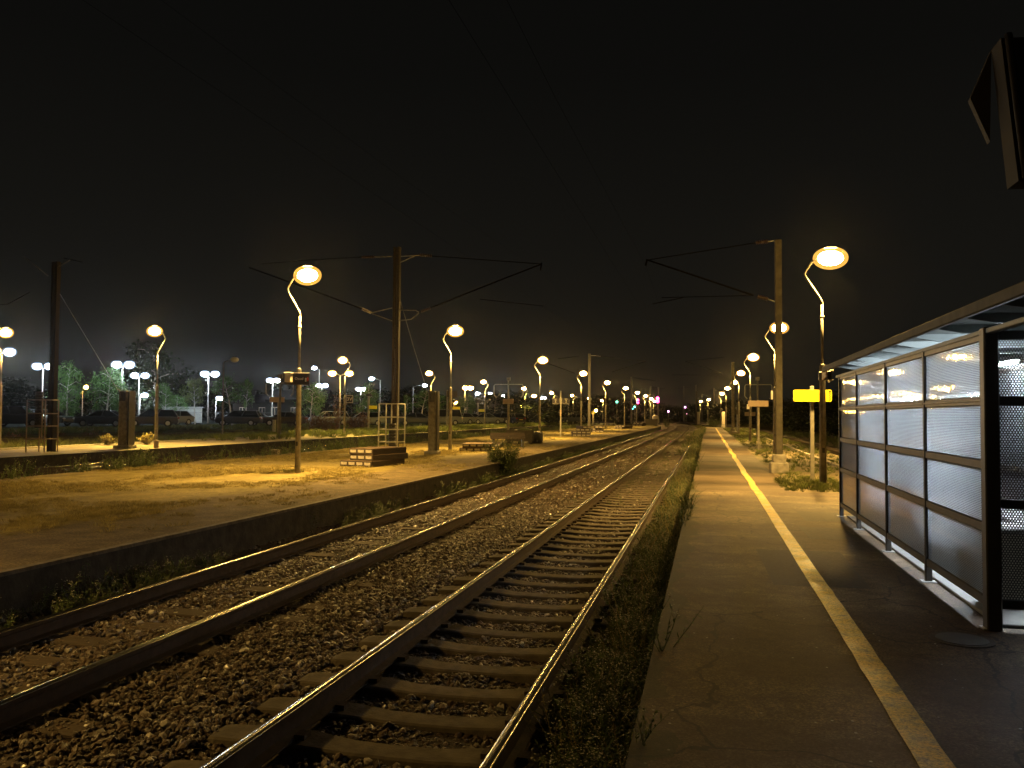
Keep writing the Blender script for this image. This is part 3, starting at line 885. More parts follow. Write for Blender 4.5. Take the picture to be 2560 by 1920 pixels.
EDGE = WEEDS + [tuft_mesh(50 + i, .30, 34, 'grass', .10, .004) for i in range(2)] + [weed_mesh(60 + i, .55, 3, .2, .022, 'straw') for i in range(2)]
scatter('platform_edge_weeds', a_, b_, c_, np.where(rng.random(len(a_)) < .30, rng.integers(6, 10, len(a_)), rng.integers(0, 6, len(a_))), EDGE, 'tangled flowering weeds between the rail and the platform edge')
def f_left():
    while True:
        s = rw.uniform(2, 110); d = rw.triangular(-7.05, -6.35, -6.9)
        cl = mnoise.noise(Vector((s * .28, 8.1, 0))) * 1.6 + (.10 if s < 14 else .45)
        if rw.random() > cl: continue
        return (*trk(d, s), -.23), rw.uniform(.6, 1.15)
a_, b_, c_ = pts_band(f_left, 900)
scatter('island_edge_weeds', a_, b_, c_, rng.integers(0, 6, len(a_)), WEEDS, 'scattered weeds growing along the foot of the island platform wall')
def f_mid():
    s = rw.uniform(20, 110); d = rw.uniform(-6.9, -0.6)
    return (*trk(d, s), -.22), rw.uniform(.25, .6) * (.6 + s / 110)
a_, b_, c_ = pts_band(f_mid, 1500)
scatter('track_bed_weeds', a_, b_, c_, rng.integers(0, 6, len(a_)), WEEDS, 'low weeds in the ballast between the far tracks')
def f_straw():
    while True:
        s = rw.uniform(4, 135) if rw.random() < .5 else rw.uniform(6, 45); d = rw.uniform(-16.8, -7.2)
        if mnoise.noise(Vector((s * .3, d * .5, 2))) < rw.uniform(-.15, .35): continue
        if d > -9.2 and rw.random() < .75: continue
        return (*trk(d, s), Z_L), rw.uniform(.4, 1.05)
a_, b_, c_ = pts_band(f_straw, 9000)
scatter('dry_grass', a_, b_, c_, rng.integers(0, 4, len(a_)), TUFTS_S, 'short dry golden grass on the island platform')
def f_back():
    while True:
        s = rw.uniform(4, 120); d = rw.triangular(-18.8, -16.2, -17.0)
        if rw.random() > .65 + mnoise.noise(Vector((s * .3, 1, 2))): continue
        return (*trk(d, s), -.25 if d < -16.8 else Z_L - .02), rw.uniform(.9, 2.0)
a_, b_, c_ = pts_band(f_back, 3500)
scatter('island_back_weeds', a_, b_, c_, rng.integers(0, 6, len(a_)), WEEDS, 'tall dark weeds behind the far edge of the island platform')
def f_grass():
    while True:
        s = rw.uniform(-5, 150); d = rw.uniform(-49, -24.0)
        on3 = -28.8 < d < -23.9; on4 = -44.5 < d < -39.5
        if on3 and s < 40 + rw.uniform(0, 25): continue
        if on4 and s < 70: continue
        z = Z_3 if on3 else (.38 if on4 else (-.04 if d > -39.5 else .4))
        return (*trk(d, s), z), rw.uniform(.9, 2.0)
a_, b_, c_ = pts_band(f_grass, 9000)
scatter('rough_grass', a_, b_, c_, rng.integers(0, 4, len(a_)), TUFTS_G, 'rough green grass around the third and fourth platforms')
def f_rgrass():
    s = rw.uniform(JOINT + .3, 110); d = rw.uniform(1.9, 5.2)
    if rw.random() < .15: s = JOINT + rw.uniform(.2, 3.5); d = rw.uniform(1.6, 4.0)
    return (*trk(d, s), Z_R - .03), rw.uniform(.15, .5) * (1 + s / 90)
a_, b_, c_ = pts_band(f_rgrass, 1500)
scatter('platform_grass', a_, b_, c_, rng.integers(0, 4, len(a_)), TUFTS_G, 'sparse grass tufts on the gravelly part of the right platform')
def f_dark():
    s = rw.uniform(15, 120); d = rw.uniform(8.8, 20)
    return (*trk(d, s), -.35 if d < 12 else (-.35 + min(1, (d - 12) / 4) * .45)), rw.uniform(.9, 2.4)
a_, b_, c_ = pts_band(f_dark, 900)
scatter('verge_weeds', a_, b_, c_, rng.integers(0, 6, len(a_)), WEEDS, 'dark weeds on the verge right of the last track')
# ------------------------------------------------------------------ zigzag platform lamps
def zig_meshes(power):
    H = 5.45
    a = MB(); a.tube([(0, 0, -.05), (0, 0, .02), (0, 0, 2.86)], [.088, .086, .066], 8, smooth=False); a.tube([(0, 0, 2.84), (0, 0, 2.9)], [.058, .036], 8)
    a.box(-.03, .03, -.09, -.083, .75, .87, 1)
    b_ = MB(); b_.tube([(0, 0, 2.88), (0, 0, 4.34)], .031, 10)
    b_.tube([(0, 0, 4.0), (0, 0, 4.07)], .052, 10)
    c = MB(); c.tube([(0, 0, 4.34), (0, 0, 4.40), (-.03, 0, 4.48), (-.36, 0, 5.02), (-.385, 0, 5.10), (-.36, 0, 5.17), (-.235, 0, 5.37), (-.19, 0, 5.41), (-.10, 0, 5.43)], .025, 10)
    h = MB(); h.ell((.20, 0, 5.72), .15, .10, .06, 20, 5, 0, .5); h.tube([(-.15, 0, 5.43), (-.04, 0, 5.455)], .045, 10)
    g = MB(); g.ell((.20, 0, 5.47), .29, .175, .18, 20, 10, 0, 1.0)
    q = MB(); q.ell((.20, 0, 5.47), .40, .28, .275, 28, 14, .10, 1.0)  # outer shell added round the bulb to stand for its glow
    return [('frosted_bowl', q.mesh('frosted_bowl', 'frosted')), ('lower_post', a.mesh('lower_post', ['pole_concrete', 'steel_dark'])), ('upper_post', b_.mesh('upper_post', 'lamp_arm')),
            ('zigzag_arm', c.mesh('zigzag_arm', 'lamp_arm')), ('lamp_hood', h.mesh('lamp_hood', 'steel_grey')), ('bulb', g.mesh('bulb', 'e_sodium'))]
ZIG = zig_meshes(1)
def zig(px, py, zplat, label, mirror=False, power=1100, group='zigzag platform lamps', H=5.45, dy=0, lit=True, col=None):
    p = P(px, py, zplat + H + .02)
    t = thing('zigzag_lamp', label, 'street lamp', (p.x, p.y, zplat), math.pi if mirror else 0, group)
    t.rotation_euler = (0, 0, (math.pi if mirror else 0) + R(2 + dy))
    if H != 5.45: t.scale = (1, 1, H / 5.45)
    for n, me in ZIG: link(n, me, t)
    spot_light((.20, 0, 5.20), power * (5.0 if zplat == Z_R else 6.2), col or SODIUM, t)
    return p
ordn = ['nearest', 'second', 'third', 'fourth', 'fifth', 'sixth', 'seventh', 'eighth', 'ninth', 'tenth']
Lp = [(752, 689), (1128, 828), (1350, 901), (1453, 934), (1514, 957), (1561, 971), (1591, 982), (1612, 990), (1626, 997), (1634, 1003)]
lab = ['tall zigzag lamp with the station name board, nearest on the island platform',
       'lit zigzag lamp beside the thick anchor column on the island platform',
       'lit zigzag lamp behind the planks with white bags on the island platform',
       'lit zigzag lamp just left of the second mast on the island platform',
       'lit zigzag lamp just right of the second mast on the island platform',
       'lit zigzag lamp by the dark low stack, sixth along the island platform',
       'lit zigzag lamp next to the red signal, seventh along the island platform',
       'eighth zigzag lamp along the island platform, above a low stack',
       'ninth zigzag lamp along the island platform, far end',
       'farthest zigzag lamp of the island platform, beside the bright red signal']
LP = [zig(px, py, Z_L, l, power=1250) for (px, py), l in zip(Lp, lab)]
Rp = [(2054, 646), (1936, 820), (1875, 893.5), (1846.5, 933), (1832, 956), (1814.9, 971), (1802, 984.7), (1769.7, 999), (1749.8, 1003.7)]
lab = ['largest zigzag lamp, standing by the yellow sign next to the glass shelter',
       'zigzag lamp behind the thick concrete mast on the right platform',
       'zigzag lamp by the tan sign board, third along the right platform',
       'fourth zigzag lamp along the right platform, above the dim mast',
       'fifth zigzag lamp of the right platform, half behind the pale mast',
       'sixth zigzag lamp along the right platform',
       'seventh zigzag lamp along the right platform, left of its neighbours',
       'zigzag lamp alone in the gap right of the far track curve',
       'leftmost and farthest zigzag lamp of the right platform']
RP = [zig(px, py, Z_R, l, power=1250, H=5.3) for (px, py), l in zip(Rp, lab)]
Mp = [(396, 828), (863.5, 901), (1078, 933.7), (1213, 955), (1313, 971.5), (1382, 982.5), (1433, 988.9), (1474, 995.8), (1507, 1002)]
lab = ['left-facing zigzag lamp nearest on the third platform, before the parked cars',
       'left-facing zigzag lamp with the 3V board on the third platform',
       'left-facing zigzag lamp rising from behind the thick anchor column',
       'left-facing zigzag lamp between the two pairs of round white lamps',
       'left-facing zigzag lamp left of the third island lamp',
       'left-facing zigzag lamp above the left platform number board',
       'left-facing zigzag lamp right of the platform number boards',
       'left-facing zigzag lamp half hidden by the second mast',
       'farthest left-facing zigzag lamp, beside the fifth island lamp']
MP = [zig(px, py, Z_3, l, mirror=True, power=1250, col=SODIUM_Y) for (px, py), l in zip(Mp, lab)]
zig(6, 832, .38, 'zigzag lamp cut by the left edge of the picture', power=900, col=(1, .48, .14))
for (x_, y_, z_, l_) in ((-10.9, 2.4, Z_L, 'zigzag lamp on the island platform just outside the left edge of the picture'),):
    t = thing('zigzag_lamp', l_, 'street lamp', (x_, y_, z_), R(2), 'zigzag platform lamps')
    for n, me in ZIG:
        if n == 'bulb': me = me.copy(); me.materials[0] = M_['e_sodium_dim']
        link(n, me, t)
    spot_light((.20, 0, 5.20), 3600, SODIUM, t)

# ------------------------------------------------------------------ other street lamps
def head_mb(L=.55, w_=.28, h=.10):
    a = MB(); a.ell((0, 0, h * .5), L / 2 * .72, w_ / 2 * .8, h * 1.0, 14, 4, 0, .5)
    g = MB(); g.ell((0, 0, 0), L / 2 * .90, w_ / 2 * 1.1, h * 1.75, 12, 6, .22, 1)
    return a, g
def street_lamp(label, pole_px, head_px, head_py, z0, H, D=None, double=None, em='e_white', col=WHITE, power=900, single=True, straight=False, group='white car park lamps', name='car_park_lamp', rpole=.07, face=None, headL=.75, light=True, hscale=1.0, pole='steel_pale', drop=.0):
    """upright pole with one or two heads; placed by where its head shows"""
    if D is None: p = P(pole_px, head_py, z0 + H)
    else: p = PD(pole_px, head_py, D); 
    H_ = p.z - z0 if D is not None else H
    t = thing(name, label, 'street lamp', (p.x, p.y, z0), 0, group)
    # local x points along the picture's right so that the heads show as seen
    t.rotation_euler = (0, 0, yaw + (face or 0))
    dist = (p - CAM).dot(F)
    k = dist / FPX
    a = MB(); a.tube([(0, 0, -.1), (0, 0, 0), (0, 0, H_ * (1 if straight else .97))], [rpole * 1.2, rpole * 1.15, rpole * .7], 8)
    part('pole', a, pole, t)
    sides = [(head_px - pole_px) * k]
    if double is not None: sides.append((double - pole_px) * k)
    for dx in sides:
        s = 1 if dx >= 0 else -1
        if abs(dx) > .12:
            b_ = MB(); b_.tube([(0, 0, H_ * .955), (dx * .3, 0, H_ * .985), (dx * .62, 0, H_ + .0)], .035, 6)
            part('arm', b_, pole, t)
        hm, gm = head_mb(headL * hscale, .34 * hscale, .13 * hscale)
        for q in (hm, gm): q.v = [(x + dx, y, z + H_ - drop) for x, y, z in q.v]
        part('lamp_hood', hm, 'steel_grey', t); part('lamp_glass', gm, em, t)
        fb = MB(); fb.ell((dx, 0, H_ - drop), headL * hscale * .62, .30 * hscale, .13 * hscale * 2.6, 18, 9, .1, 1)  # added shell that imitates the glow round the head
        part('frosted_bowl', fb, 'frosted_white' if em == 'e_white' else 'frosted', t) if light else None
    return p
ZC = 0.66
W = [ # label, pole, head, other head, y, H
 ('white double lamp cut by the left edge, beside the orange lamp', -3, 24, -30, 880, 6.5),
 ('white lamp left of the tall mast with a ladder cage', 108, 93, 124, 916, 6.0),
 ('white double lamp above the second lit birch and the thick column', 306.7, 292, 323, 912, 6.0),
 ('white double lamp right of the thick column, behind the estate car', 348, 337, 363, 939, 6.0),
 ('very bright white double lamp right of the small lime tree', 521.6, 512, 538, 935, 6.0),
 ('white double lamp behind the tan platform sign, by the dark house', 681.8, 675, 693, 951, 6.0),
 ('white double lamp right of the name board, lower than its neighbour', 804.5, 797, 813, 964, 6.0),
 ('white double lamp left of the post with the small yellow sign', 902, 896, 910, 973, 6.0),
 ('white double lamp with two round heads beside the lit green tree', 1211, 1194, 1225, 984, 6.2),
 ('white double lamp behind the tan board on its post', 1255, 1257.5, 1284, 990, 6.2)]
for i, (l, pp, h1, h2, y, H) in enumerate(W):
    street_lamp(l, pp, h1, y, ZC, H, double=h2, power=3200 if i in (1, 2, 3, 4) else 2200, hscale=1.35 if i < 9 else 1.1)
street_lamp('tall white lamp with one head leaning left, right of the name board', 798.7, 786, 920, ZC, 8.0, power=1600, hscale=1.0)
street_lamp('white lamp with one small head left of the tall mast', 951, 929, 947, ZC, 6.5, power=1600, hscale=1.1)
street_lamp('low white lamp below the double lamp right of the thick column', 350, 361.5, 988, ZC, 3.6, power=500, hscale=1.3)
street_lamp('low white lamp right of the very bright double lamp', 540, 549, 996.6, ZC, 3.4, power=500, hscale=1.4)
street_lamp('curved lamp with a small white head left of the anchor column', 1033, 1062, 963.5, ZC, 5.5, power=300, hscale=.9, pole='steel_grey')
street_lamp('white lamp right of the third island lamp', 1342, 1356, 995, ZC, 6.5, double=1361.5, power=900, hscale=1.3)
street_lamp('slim pale pole left of the platform number boards', 1373.4, 1373.4, 1000, ZC, 5.5, em='e_off', light=False, hscale=.5)
street_lamp('slim pale pole right of the platform number boards', 1421, 1421, 1006, ZC, 5.2, em='e_off', light=False, hscale=.5)
street_lamp('dark curved lamp, unlit, between the bright double lamp and the name board', 559, 586, 899, .38, 5.6, em='e_off', light=False, hscale=1.0, pole='pole_dark', group='unlit lamps', name='unlit_lamp')
SG = 'orange street lamps beyond the third platform'
street_lamp('orange double lamp on a yellow-lit pole above the dead bracken', 850.8, 830.7, 933.7, .40, 5.9, double=873, em='e_sodium', col=SODIUM, power=1300, group=SG, name='orange_lamp', hscale=1.1)
street_lamp('low orange lamp between the two lit birches', 207, 215, 968, ZC, 4.6, em='e_sodium_s', col=(1, .5, .09), power=260, group=SG, name='orange_lamp', hscale=1.1, headL=.5)
street_lamp('low orange lamp in front of the tan sign near the dark house', 668.5, 677, 1001, ZC, 3.6, em='e_sodium_s', col=(1, .5, .09), power=260, group=SG, name='orange_lamp', hscale=1.2, headL=.5)
street_lamp('low orange lamp just right of the second island lamp', 1134, 1140, 1007, ZC, 3.4, em='e_sodium_s', col=SODIUM, power=260, group=SG, name='orange_lamp', hscale=1.3, headL=.5)
street_lamp('orange lamp with a single arm in front of the lit green tree', 1162.3, 1176.5, 970, .40, 5.8, double=1163.5, em='e_sodium', col=SODIUM, power=900, group=SG, name='orange_lamp', hscale=1.2)
street_lamp('orange lamp left of the third island lamp, arm to the right', 1323.6, 1335, 990, .40, 5.4, em='e_sodium', col=SODIUM, power=900, group=SG, name='orange_lamp', hscale=1.2)
street_lamp('low orange lamp below the left-facing lamp near the tan board', 1300, 1304.6, 1014.8, ZC, 3.2, em='e_sodium_s', col=SODIUM, power=200, group=SG, name='orange_lamp', hscale=1.3, headL=.5)
street_lamp('low orange lamp above a small yellow sign right of the second mast', 1482, 1490, 1026, .40, 2.4, em='e_sodium_s', col=SODIUM, power=150, group=SG, name='orange_lamp', hscale=1.0, headL=.5)
street_lamp('tiny yellow lamp fixed by the post of the platform number boards', 1402.5, 1404.5, 1020.5, .40, 2.8, em='e_sodium_s', col=SODIUM, power=60, group=SG, name='orange_lamp', hscale=.7, headL=.5)
# unlit hoop-shaped lamps on the third platform
def hoop(label, xl, xr, yt, yb, xm, ybase, z0, D):
    a = PD(xl, yb, D); b_ = PD(xl, yt, D); c = PD(xr, yt, D); d = PD(xr, yb, D); m0 = PD(xm, yt, D)
    t = thing('hoop_mast', label, 'mast', (m0.x, m0.y, z0), 0, 'hooped masts')
    o = Vector((m0.x, m0.y, z0))
    mb = MB()
    i1 = PD(xl + 6, yb + 7, D) - o; i2 = PD(xr - 6, yb + 7, D) - o
    e1 = PD(xl + 3, yt, D) - o; e2 = PD(xr - 3, yt, D) - o; e3 = PD(xl, yt + 4, D) - o; e4 = PD(xr, yt + 4, D) - o
    mb.tube([i1, a - o, e3, e1, e2, e4, d - o, i2], .035, 6); part('hoop', mb, 'steel_grey', t)
    mb = MB(); mb.tube([(0, 0, -.1), (0, 0, (m0 - o).z + .35)], [.09, .06], 8); part('pole', mb, 'pole_dark', t)
    mb = MB(); mb.box(-.14, .14, -.08, .08, (m0 - o).z + .3, (m0 - o).z + .55); part('junction_box', mb, 'steel_dark', t)
hoop('hooped mast rising behind the tan platform sign by the dark house', 665, 733, 957.5, 983, 701, 0, Z_3, 52)
hoop('hooped mast rising behind the tan board on its post', 1235, 1308, 961, 987, 1271, 0, Z_3, 64)
hoop('hooped mast behind the thick concrete mast on the right platform', 1862, 1930, 961.5, 990, 1894, 0, Z_R, 60)

# ------------------------------------------------------------------ catenary masts
def catenary(label, base, top_z, channels, cants, wid=.24, plinth=None, matn='rust_beam', extras=None, wires=True, group='catenary masts'):
    t = thing('catenary_mast', label, 'mast', (base.x, base.y, base.z), 0, group)
    h = top_z - base.z
    mb = MB()
    if channels:
        for s in (-1, 1):
            x = s * wid / 2
            mb.box(x - .012, x + .012, -.10, .10, -.05, h)
            mb.box(min(x, x - s * .07), max(x, x - s * .07), .088, .10, -.05, h)
            mb.box(min(x, x - s * .07), max(x, x - s * .07), -.10, -.088, -.05, h)
        part('mast', mb, matn, t)
        lat = MB(); z = .4; s = 1
        while z < h - .5:
            lat.tube([(-s * wid / 2 * .95, -.095, z), (s * wid / 2 * .95, -.095, z + .42)], .012, 4); z += .42; s = -s
        part('lacing', lat, matn, t)
    else:
        mb.bbox(-wid / 2, wid / 2, -wid / 2, wid / 2, -.05, h, .02); part('mast', mb, matn, t)
    if plinth:
        mb = MB(); mb.bbox(-plinth, plinth, -plinth, plinth, -.05, .28, .03); mb.bbox(-plinth * .72, plinth * .72, -plinth * .72, plinth * .72, .27, .5, .02)
        part('plinth', mb, 'pole_concrete', t)
    for kind, pts, r_ in cants:
        q = [PY(px, py, base.y) - base for px, py in pts]
        mb = MB()
        if kind == 'insulator':
            a, b_ = q[0], q[1]; n = 7
            mb.tube([a, b_], .02, 6)
            for i in range(n):
                c = a.lerp(b_, (i + .5) / n); dd = (b_ - a).normalized() * .012
                mb.tube([c - dd, c + dd], .06, 8)
            part('insulator', mb, 'insulator', t)
        else:
            mb.tube(q, r_, 6); part('cantilever' if kind == 'c' else 'bracket', mb, 'wire' if kind == 'c' else 'steel_grey', t)
    return t
mL = PY(985, 1130, P(985, 1133, Z_L).y); mL.z = Z_L
d_over = -.3655
base = P(987, 1136, Z_L)
catenary('tall twin-channel mast with a pale ladder cage on the island platform', base, PY(985, 618, base.y).z, True, [
    ('b', [(997, 658), (1036, 640)], .02), ('b', [(1003, 641), (1049, 638)], .02), ('insulator', [(1049, 637), (1080, 640)], 0),
    ('c', [(1080, 640), (1354, 660)], .018), ('c', [(1354, 657), (1351, 676)], .03), ('c', [(1354, 660), (1200, 720), (1078, 769)], .028), ('insulator', [(1076, 770), (1052, 779)], 0),
    ('b', [(996, 775), (1040, 776), (1047, 781)], .022), ('b', [(996, 802), (1028, 798), (1047, 783)], .022),
    ('c', [(1200, 748), (1358, 765)], .014),
    ('b', [(980, 641), (936, 642)], .02), ('insulator', [(936, 642), (903, 643)], 0), ('c', [(903, 643), (770, 650), (655, 660)], .014),
    ('c', [(623, 669), (770, 722), (905, 772)], .028), ('insulator', [(905, 772), (928, 782)], 0), ('b', [(928, 782), (980, 770)], .02),
    ('b', [(980, 802), (930, 784)], .02)])
def cage(label, base, k=1.0, shift=0, matn='white_paint'):
    t = thing('ladder_cage', label, 'ladder cage', base, yaw * .6, 'ladder cages round the mast feet')
    w1, dpt, h = .30 * k, .42 * k, 2.05
    for x, y in ((-w1 - .18, -dpt), (w1 - .02, -dpt), (w1 + .16, dpt * .3), (-w1 - .02, dpt * .3), (-.02 * k, -dpt * .4)):
        mb = MB(); mb.tube([(x, y, 0 if x != -.02 * k else .35), (x, y, h)], .028, 6); part('upright', mb, matn, t)
    for z in (h, h * .74, h * .5, h * .255):
        mb = MB(); mb.tube([(-w1 - .18, -dpt, z), (w1 - .02, -dpt, z), (w1 + .16, dpt * .3, z)], .025, 6); part('rung', mb, matn, t)
        mb = MB(); mb.tube([(-w1 - .18, -dpt, z), (-w1 - .02, dpt * .3, z)], .022, 6); part('rung', mb, matn, t)
    return t
cage('pale painted cage around the foot of the tall mast, behind the largest panel stack', (base.x - .05, base.y - .12, Z_L))
# counterweights, cable and housing inside the cage
t = thing('counterweight_stack', 'dark counterweights hanging inside the pale cage of the tall mast', 'counterweight', (base.x + .02, base.y - .35, Z_L))
for i in range(9):
    mb = MB(); mb.tube([(0, 0, .1 + i * .13), (0, 0, .22 + i * .13)], .15, 12); part('weight', mb, 'steel_dark', t)
mb = MB(); mb.tube([(0, 0, 1.27), (0, 0, 3.2)], .012, 5); part('cable', mb, 'steel_dark', t)
t = thing('pipe_bundle', 'three thin brown pipes rising along the tall mast', 'pipes', (base.x, base.y - .13, Z_L))
for x in (-.09, 0, .09):
    mb = MB(); mb.tube([(x, 0, 1.3), (x, 0, 5.2 if x else 4.3)], .020, 6); part('pipe', mb, 'panel_top', t)
# anchor column
def anchor_column(label, px, pbase, ptop, z0, half, group='thick anchor columns'):
    b_ = P(px, pbase, z0)
    t = thing('anchor_column', label, 'column', (b_.x, b_.y, z0), yaw * .5, group)
    h = PY(px, ptop, b_.y).z - z0
    mb = MB(); mb.bbox(-half * .78, half * .78, -half, half, -.05, h, .04); part('column', mb, 'pole_concrete', t)
    mb = MB(); mb.box(half * .80, half * 1.15, -half * .6, half * .6, 0, h); mb.box(half * 1.15, half * 1.2, -half, half, 0, h); part('steel_channel', mb, 'steel_dark', t)
    mb = MB(); mb.bbox(-half * 1.5, half * 1.5, -half * 1.3, half * 1.3, -.05, .16, .03); part('foot', mb, 'concrete', t)
    mb = MB(); mb.box(-half * .5, half * .5, -half - .05, -half, h - .45, h - .05); mb.tube([(-half * .2, -half - .05, h - .3), (-half * .6, -half - .1, h + .05)], .03, 6); part('clamp', mb, 'steel_dark', t)
    return b_, h
ac, ach = anchor_column('thick round-edged anchor column right of the tall mast', 1081, 1136, 978, Z_L, .20)
mb = MB(); a0 = PY(996, 735, base.y); mb.tube([a0, a0.lerp(Vector((ac.x - .1, ac.y - .2, Z_L + ach - .25)), .5) - Vector((0, 0, .08)), Vector((ac.x - .1, ac.y - .2, Z_L + ach - .25))], .014, 5)
tagm(link('guy_cable', mb.mesh('guy_cable', 'steel_grey')), 'thin guy cable slanting from the tall mast to the thick anchor column', 'cable')
# left mast of the third platform
bl = P(128, 1129, Z_3)
catenary('dark mast with a ladder cage at the far left on the third platform', bl, PY(128, 655, bl.y).z, True, [
    ('b', [(145, 668), (175, 650)], .02), ('c', [(160, 645), (205, 655)], .02), ('c', [(75, 730), (20, 760), (-60, 765)], .02), ('b', [(120, 690), (60, 640)], .015)], matn='brown_dark')
cage('dim tan cage around the foot of the far left mast', (bl.x - .05, bl.y - .3, Z_3), 1.0, matn='sign_tan')
t = thing('counterweight_stack', 'brown counterweights beside the far left mast', 'counterweight', (bl.x - .35, bl.y - .3, Z_3))
for i in range(12):
    mb = MB(); mb.tube([(0, 0, .95 + i * .12), (0, 0, 1.06 + i * .12)], .15, 12); part('weight', mb, 'rust_beam', t)
al, alh = anchor_column('thick anchor column standing before the parked cars at far left', 312, 1121, 977, Z_3, .25)
mb = MB(); mb.tube([PY(150, 735, bl.y), Vector((al.x - .1, al.y - .2, Z_3 + alh - .2))], .014, 5)
tagm(link('guy_cable', mb.mesh('guy_cable', 'steel_grey')), 'thin guy cable slanting from the far left mast to its anchor column', 'cable')
# right platform masts
br = P(1948, 1180, Z_R)
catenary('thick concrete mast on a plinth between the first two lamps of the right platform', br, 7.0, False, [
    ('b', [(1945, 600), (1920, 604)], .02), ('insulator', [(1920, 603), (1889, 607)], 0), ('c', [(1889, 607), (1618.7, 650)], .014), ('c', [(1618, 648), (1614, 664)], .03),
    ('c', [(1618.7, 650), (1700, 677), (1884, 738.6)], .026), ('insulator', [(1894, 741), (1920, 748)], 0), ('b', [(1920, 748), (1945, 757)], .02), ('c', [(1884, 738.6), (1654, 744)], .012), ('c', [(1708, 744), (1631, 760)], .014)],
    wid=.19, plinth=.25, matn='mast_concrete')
b2 = P(1473, 1081, Z_L)
catenary('second tall mast on the island platform, beside the planks far along', b2, PY(1472, 884, b2.y).z, False, [
    ('c', [(1499, 890), (1615, 903)], .02), ('insulator', [(1490, 889), (1502, 891)], 0), ('c', [(1615, 903), (1530, 930)], .03), ('b', [(1473, 889), (1490, 889)], .03), ('c', [(1448, 890), (1395, 897)], .02), ('c', [(1360, 905), (1437, 933)], .03)], wid=.24, matn='steel_dark')
b3 = P(1578, 1058, Z_L)
catenary('third dark mast on the island platform, between two far lamps', b3, PY(1578, 942, b3.y).z, False, [('c', [(1582, 944), (1640, 952)], .03)], wid=.28, matn='pole_dark')
b4 = P(1832.5, 1086, Z_R)
catenary('pale lit mast on a plinth at the fifth lamp of the right platform', b4, PY(1830, 905, b4.y).z, False, [
    ('c', [(1713, 903), (1780, 925), (1805, 934)], .028), ('c', [(1713, 903), (1810, 893)], .02), ('c', [(1680, 937), (1805, 938)], .018)], wid=.24, plinth=.3, matn='pole_concrete')
b5 = P(1808.5, 1069, Z_R)
catenary('short pale concrete mast between far lamps on the right platform', b5, PY(1808, 1030, b5.y).z, False, [], wid=.42, matn='kerb', plinth=.3)
b6 = PD(1746, 1060, 190); b6.z = 0.1
catenary('pair-like pale mast at the far end of the right platform', b6, PY(1746, 1030, b6.y).z, False, [], wid=.6, matn='kerb')
b6 = PD(1741, 1060, 175); b6.z = 0.1
catenary('dim brown mast left of the farthest right-platform lamp', b6, PY(1741, 978, b6.y).z, False, [], wid=.35, matn='rust_beam')
for i, (px, yt, D) in enumerate(((1709, 965, 260), (1755, 985, 280), (1785, 970, 230), (1740, 962, 300), (1646, 968, 240), (1627, 965, 220), (1768, 1000, 330))):
    q = PD(px, 1045, D); q.z = 0
    catenary(('second shortest mast silhouette, above the lower violet light', 'mast silhouette right of the farthest right-platform lamp', 'mast silhouette left of the seventh right-platform lamp', 'tallest mast silhouette, at the lone lamp pair', 'mast silhouette at the large double red signal', 'mast silhouette left of the large double red signal', 'shortest mast silhouette, behind the pale lit mast')[i], q, PY(px, yt, q.y).z, False, [('c', [(px - 14, yt + 6), (px + 16, yt + 3)], .05)], wid=.4, matn='steel_dark', group='far mast silhouettes')
# catenary wires above the two near tracks and beyond
def wire(label, pts, r_=.006):
    mb = MB(); mb.tube(pts, r_, 4, cap=False)
    tagm(link('overhead_wire', mb.mesh('overhead_wire', 'wire')), label, 'wire', 'overhead wires')
cA = PY(1351, 676, base.y); cB = PY(1614, 664, br.y)
for l, x0, z0, y0, dx in (('contact wire above the half buried track', cA.x + .1, PY(1358, 765, base.y).z, base.y, 0), ('contact wire above the track beside the yellow-lined platform', -2.0, PY(1631, 760, br.y).z, br.y, 0)):
    wire(l, [(x0, -10, z0), (x0, y0, z0), (x0 + .3, 110, z0)], .002)
for l, x0, z0, y0 in (('sagging carrier wire above the half buried track', cA.x, cA.z, base.y), ('sagging carrier wire above the track beside the yellow-lined platform', cB.x, cB.z, br.y)):
    wire(l, [(x0, y0 - 60, z0), (x0, y0 - 45, z0 - .6), (x0, y0 - 30, z0 - .8), (x0, y0 - 15, z0 - .6), (x0, y0, z0), (x0, y0 + 15, z0 - .5), (x0, y0 + 30, z0 - .8), (x0, y0 + 45, z0 - .5), (x0, y0 + 60, z0)], .002)

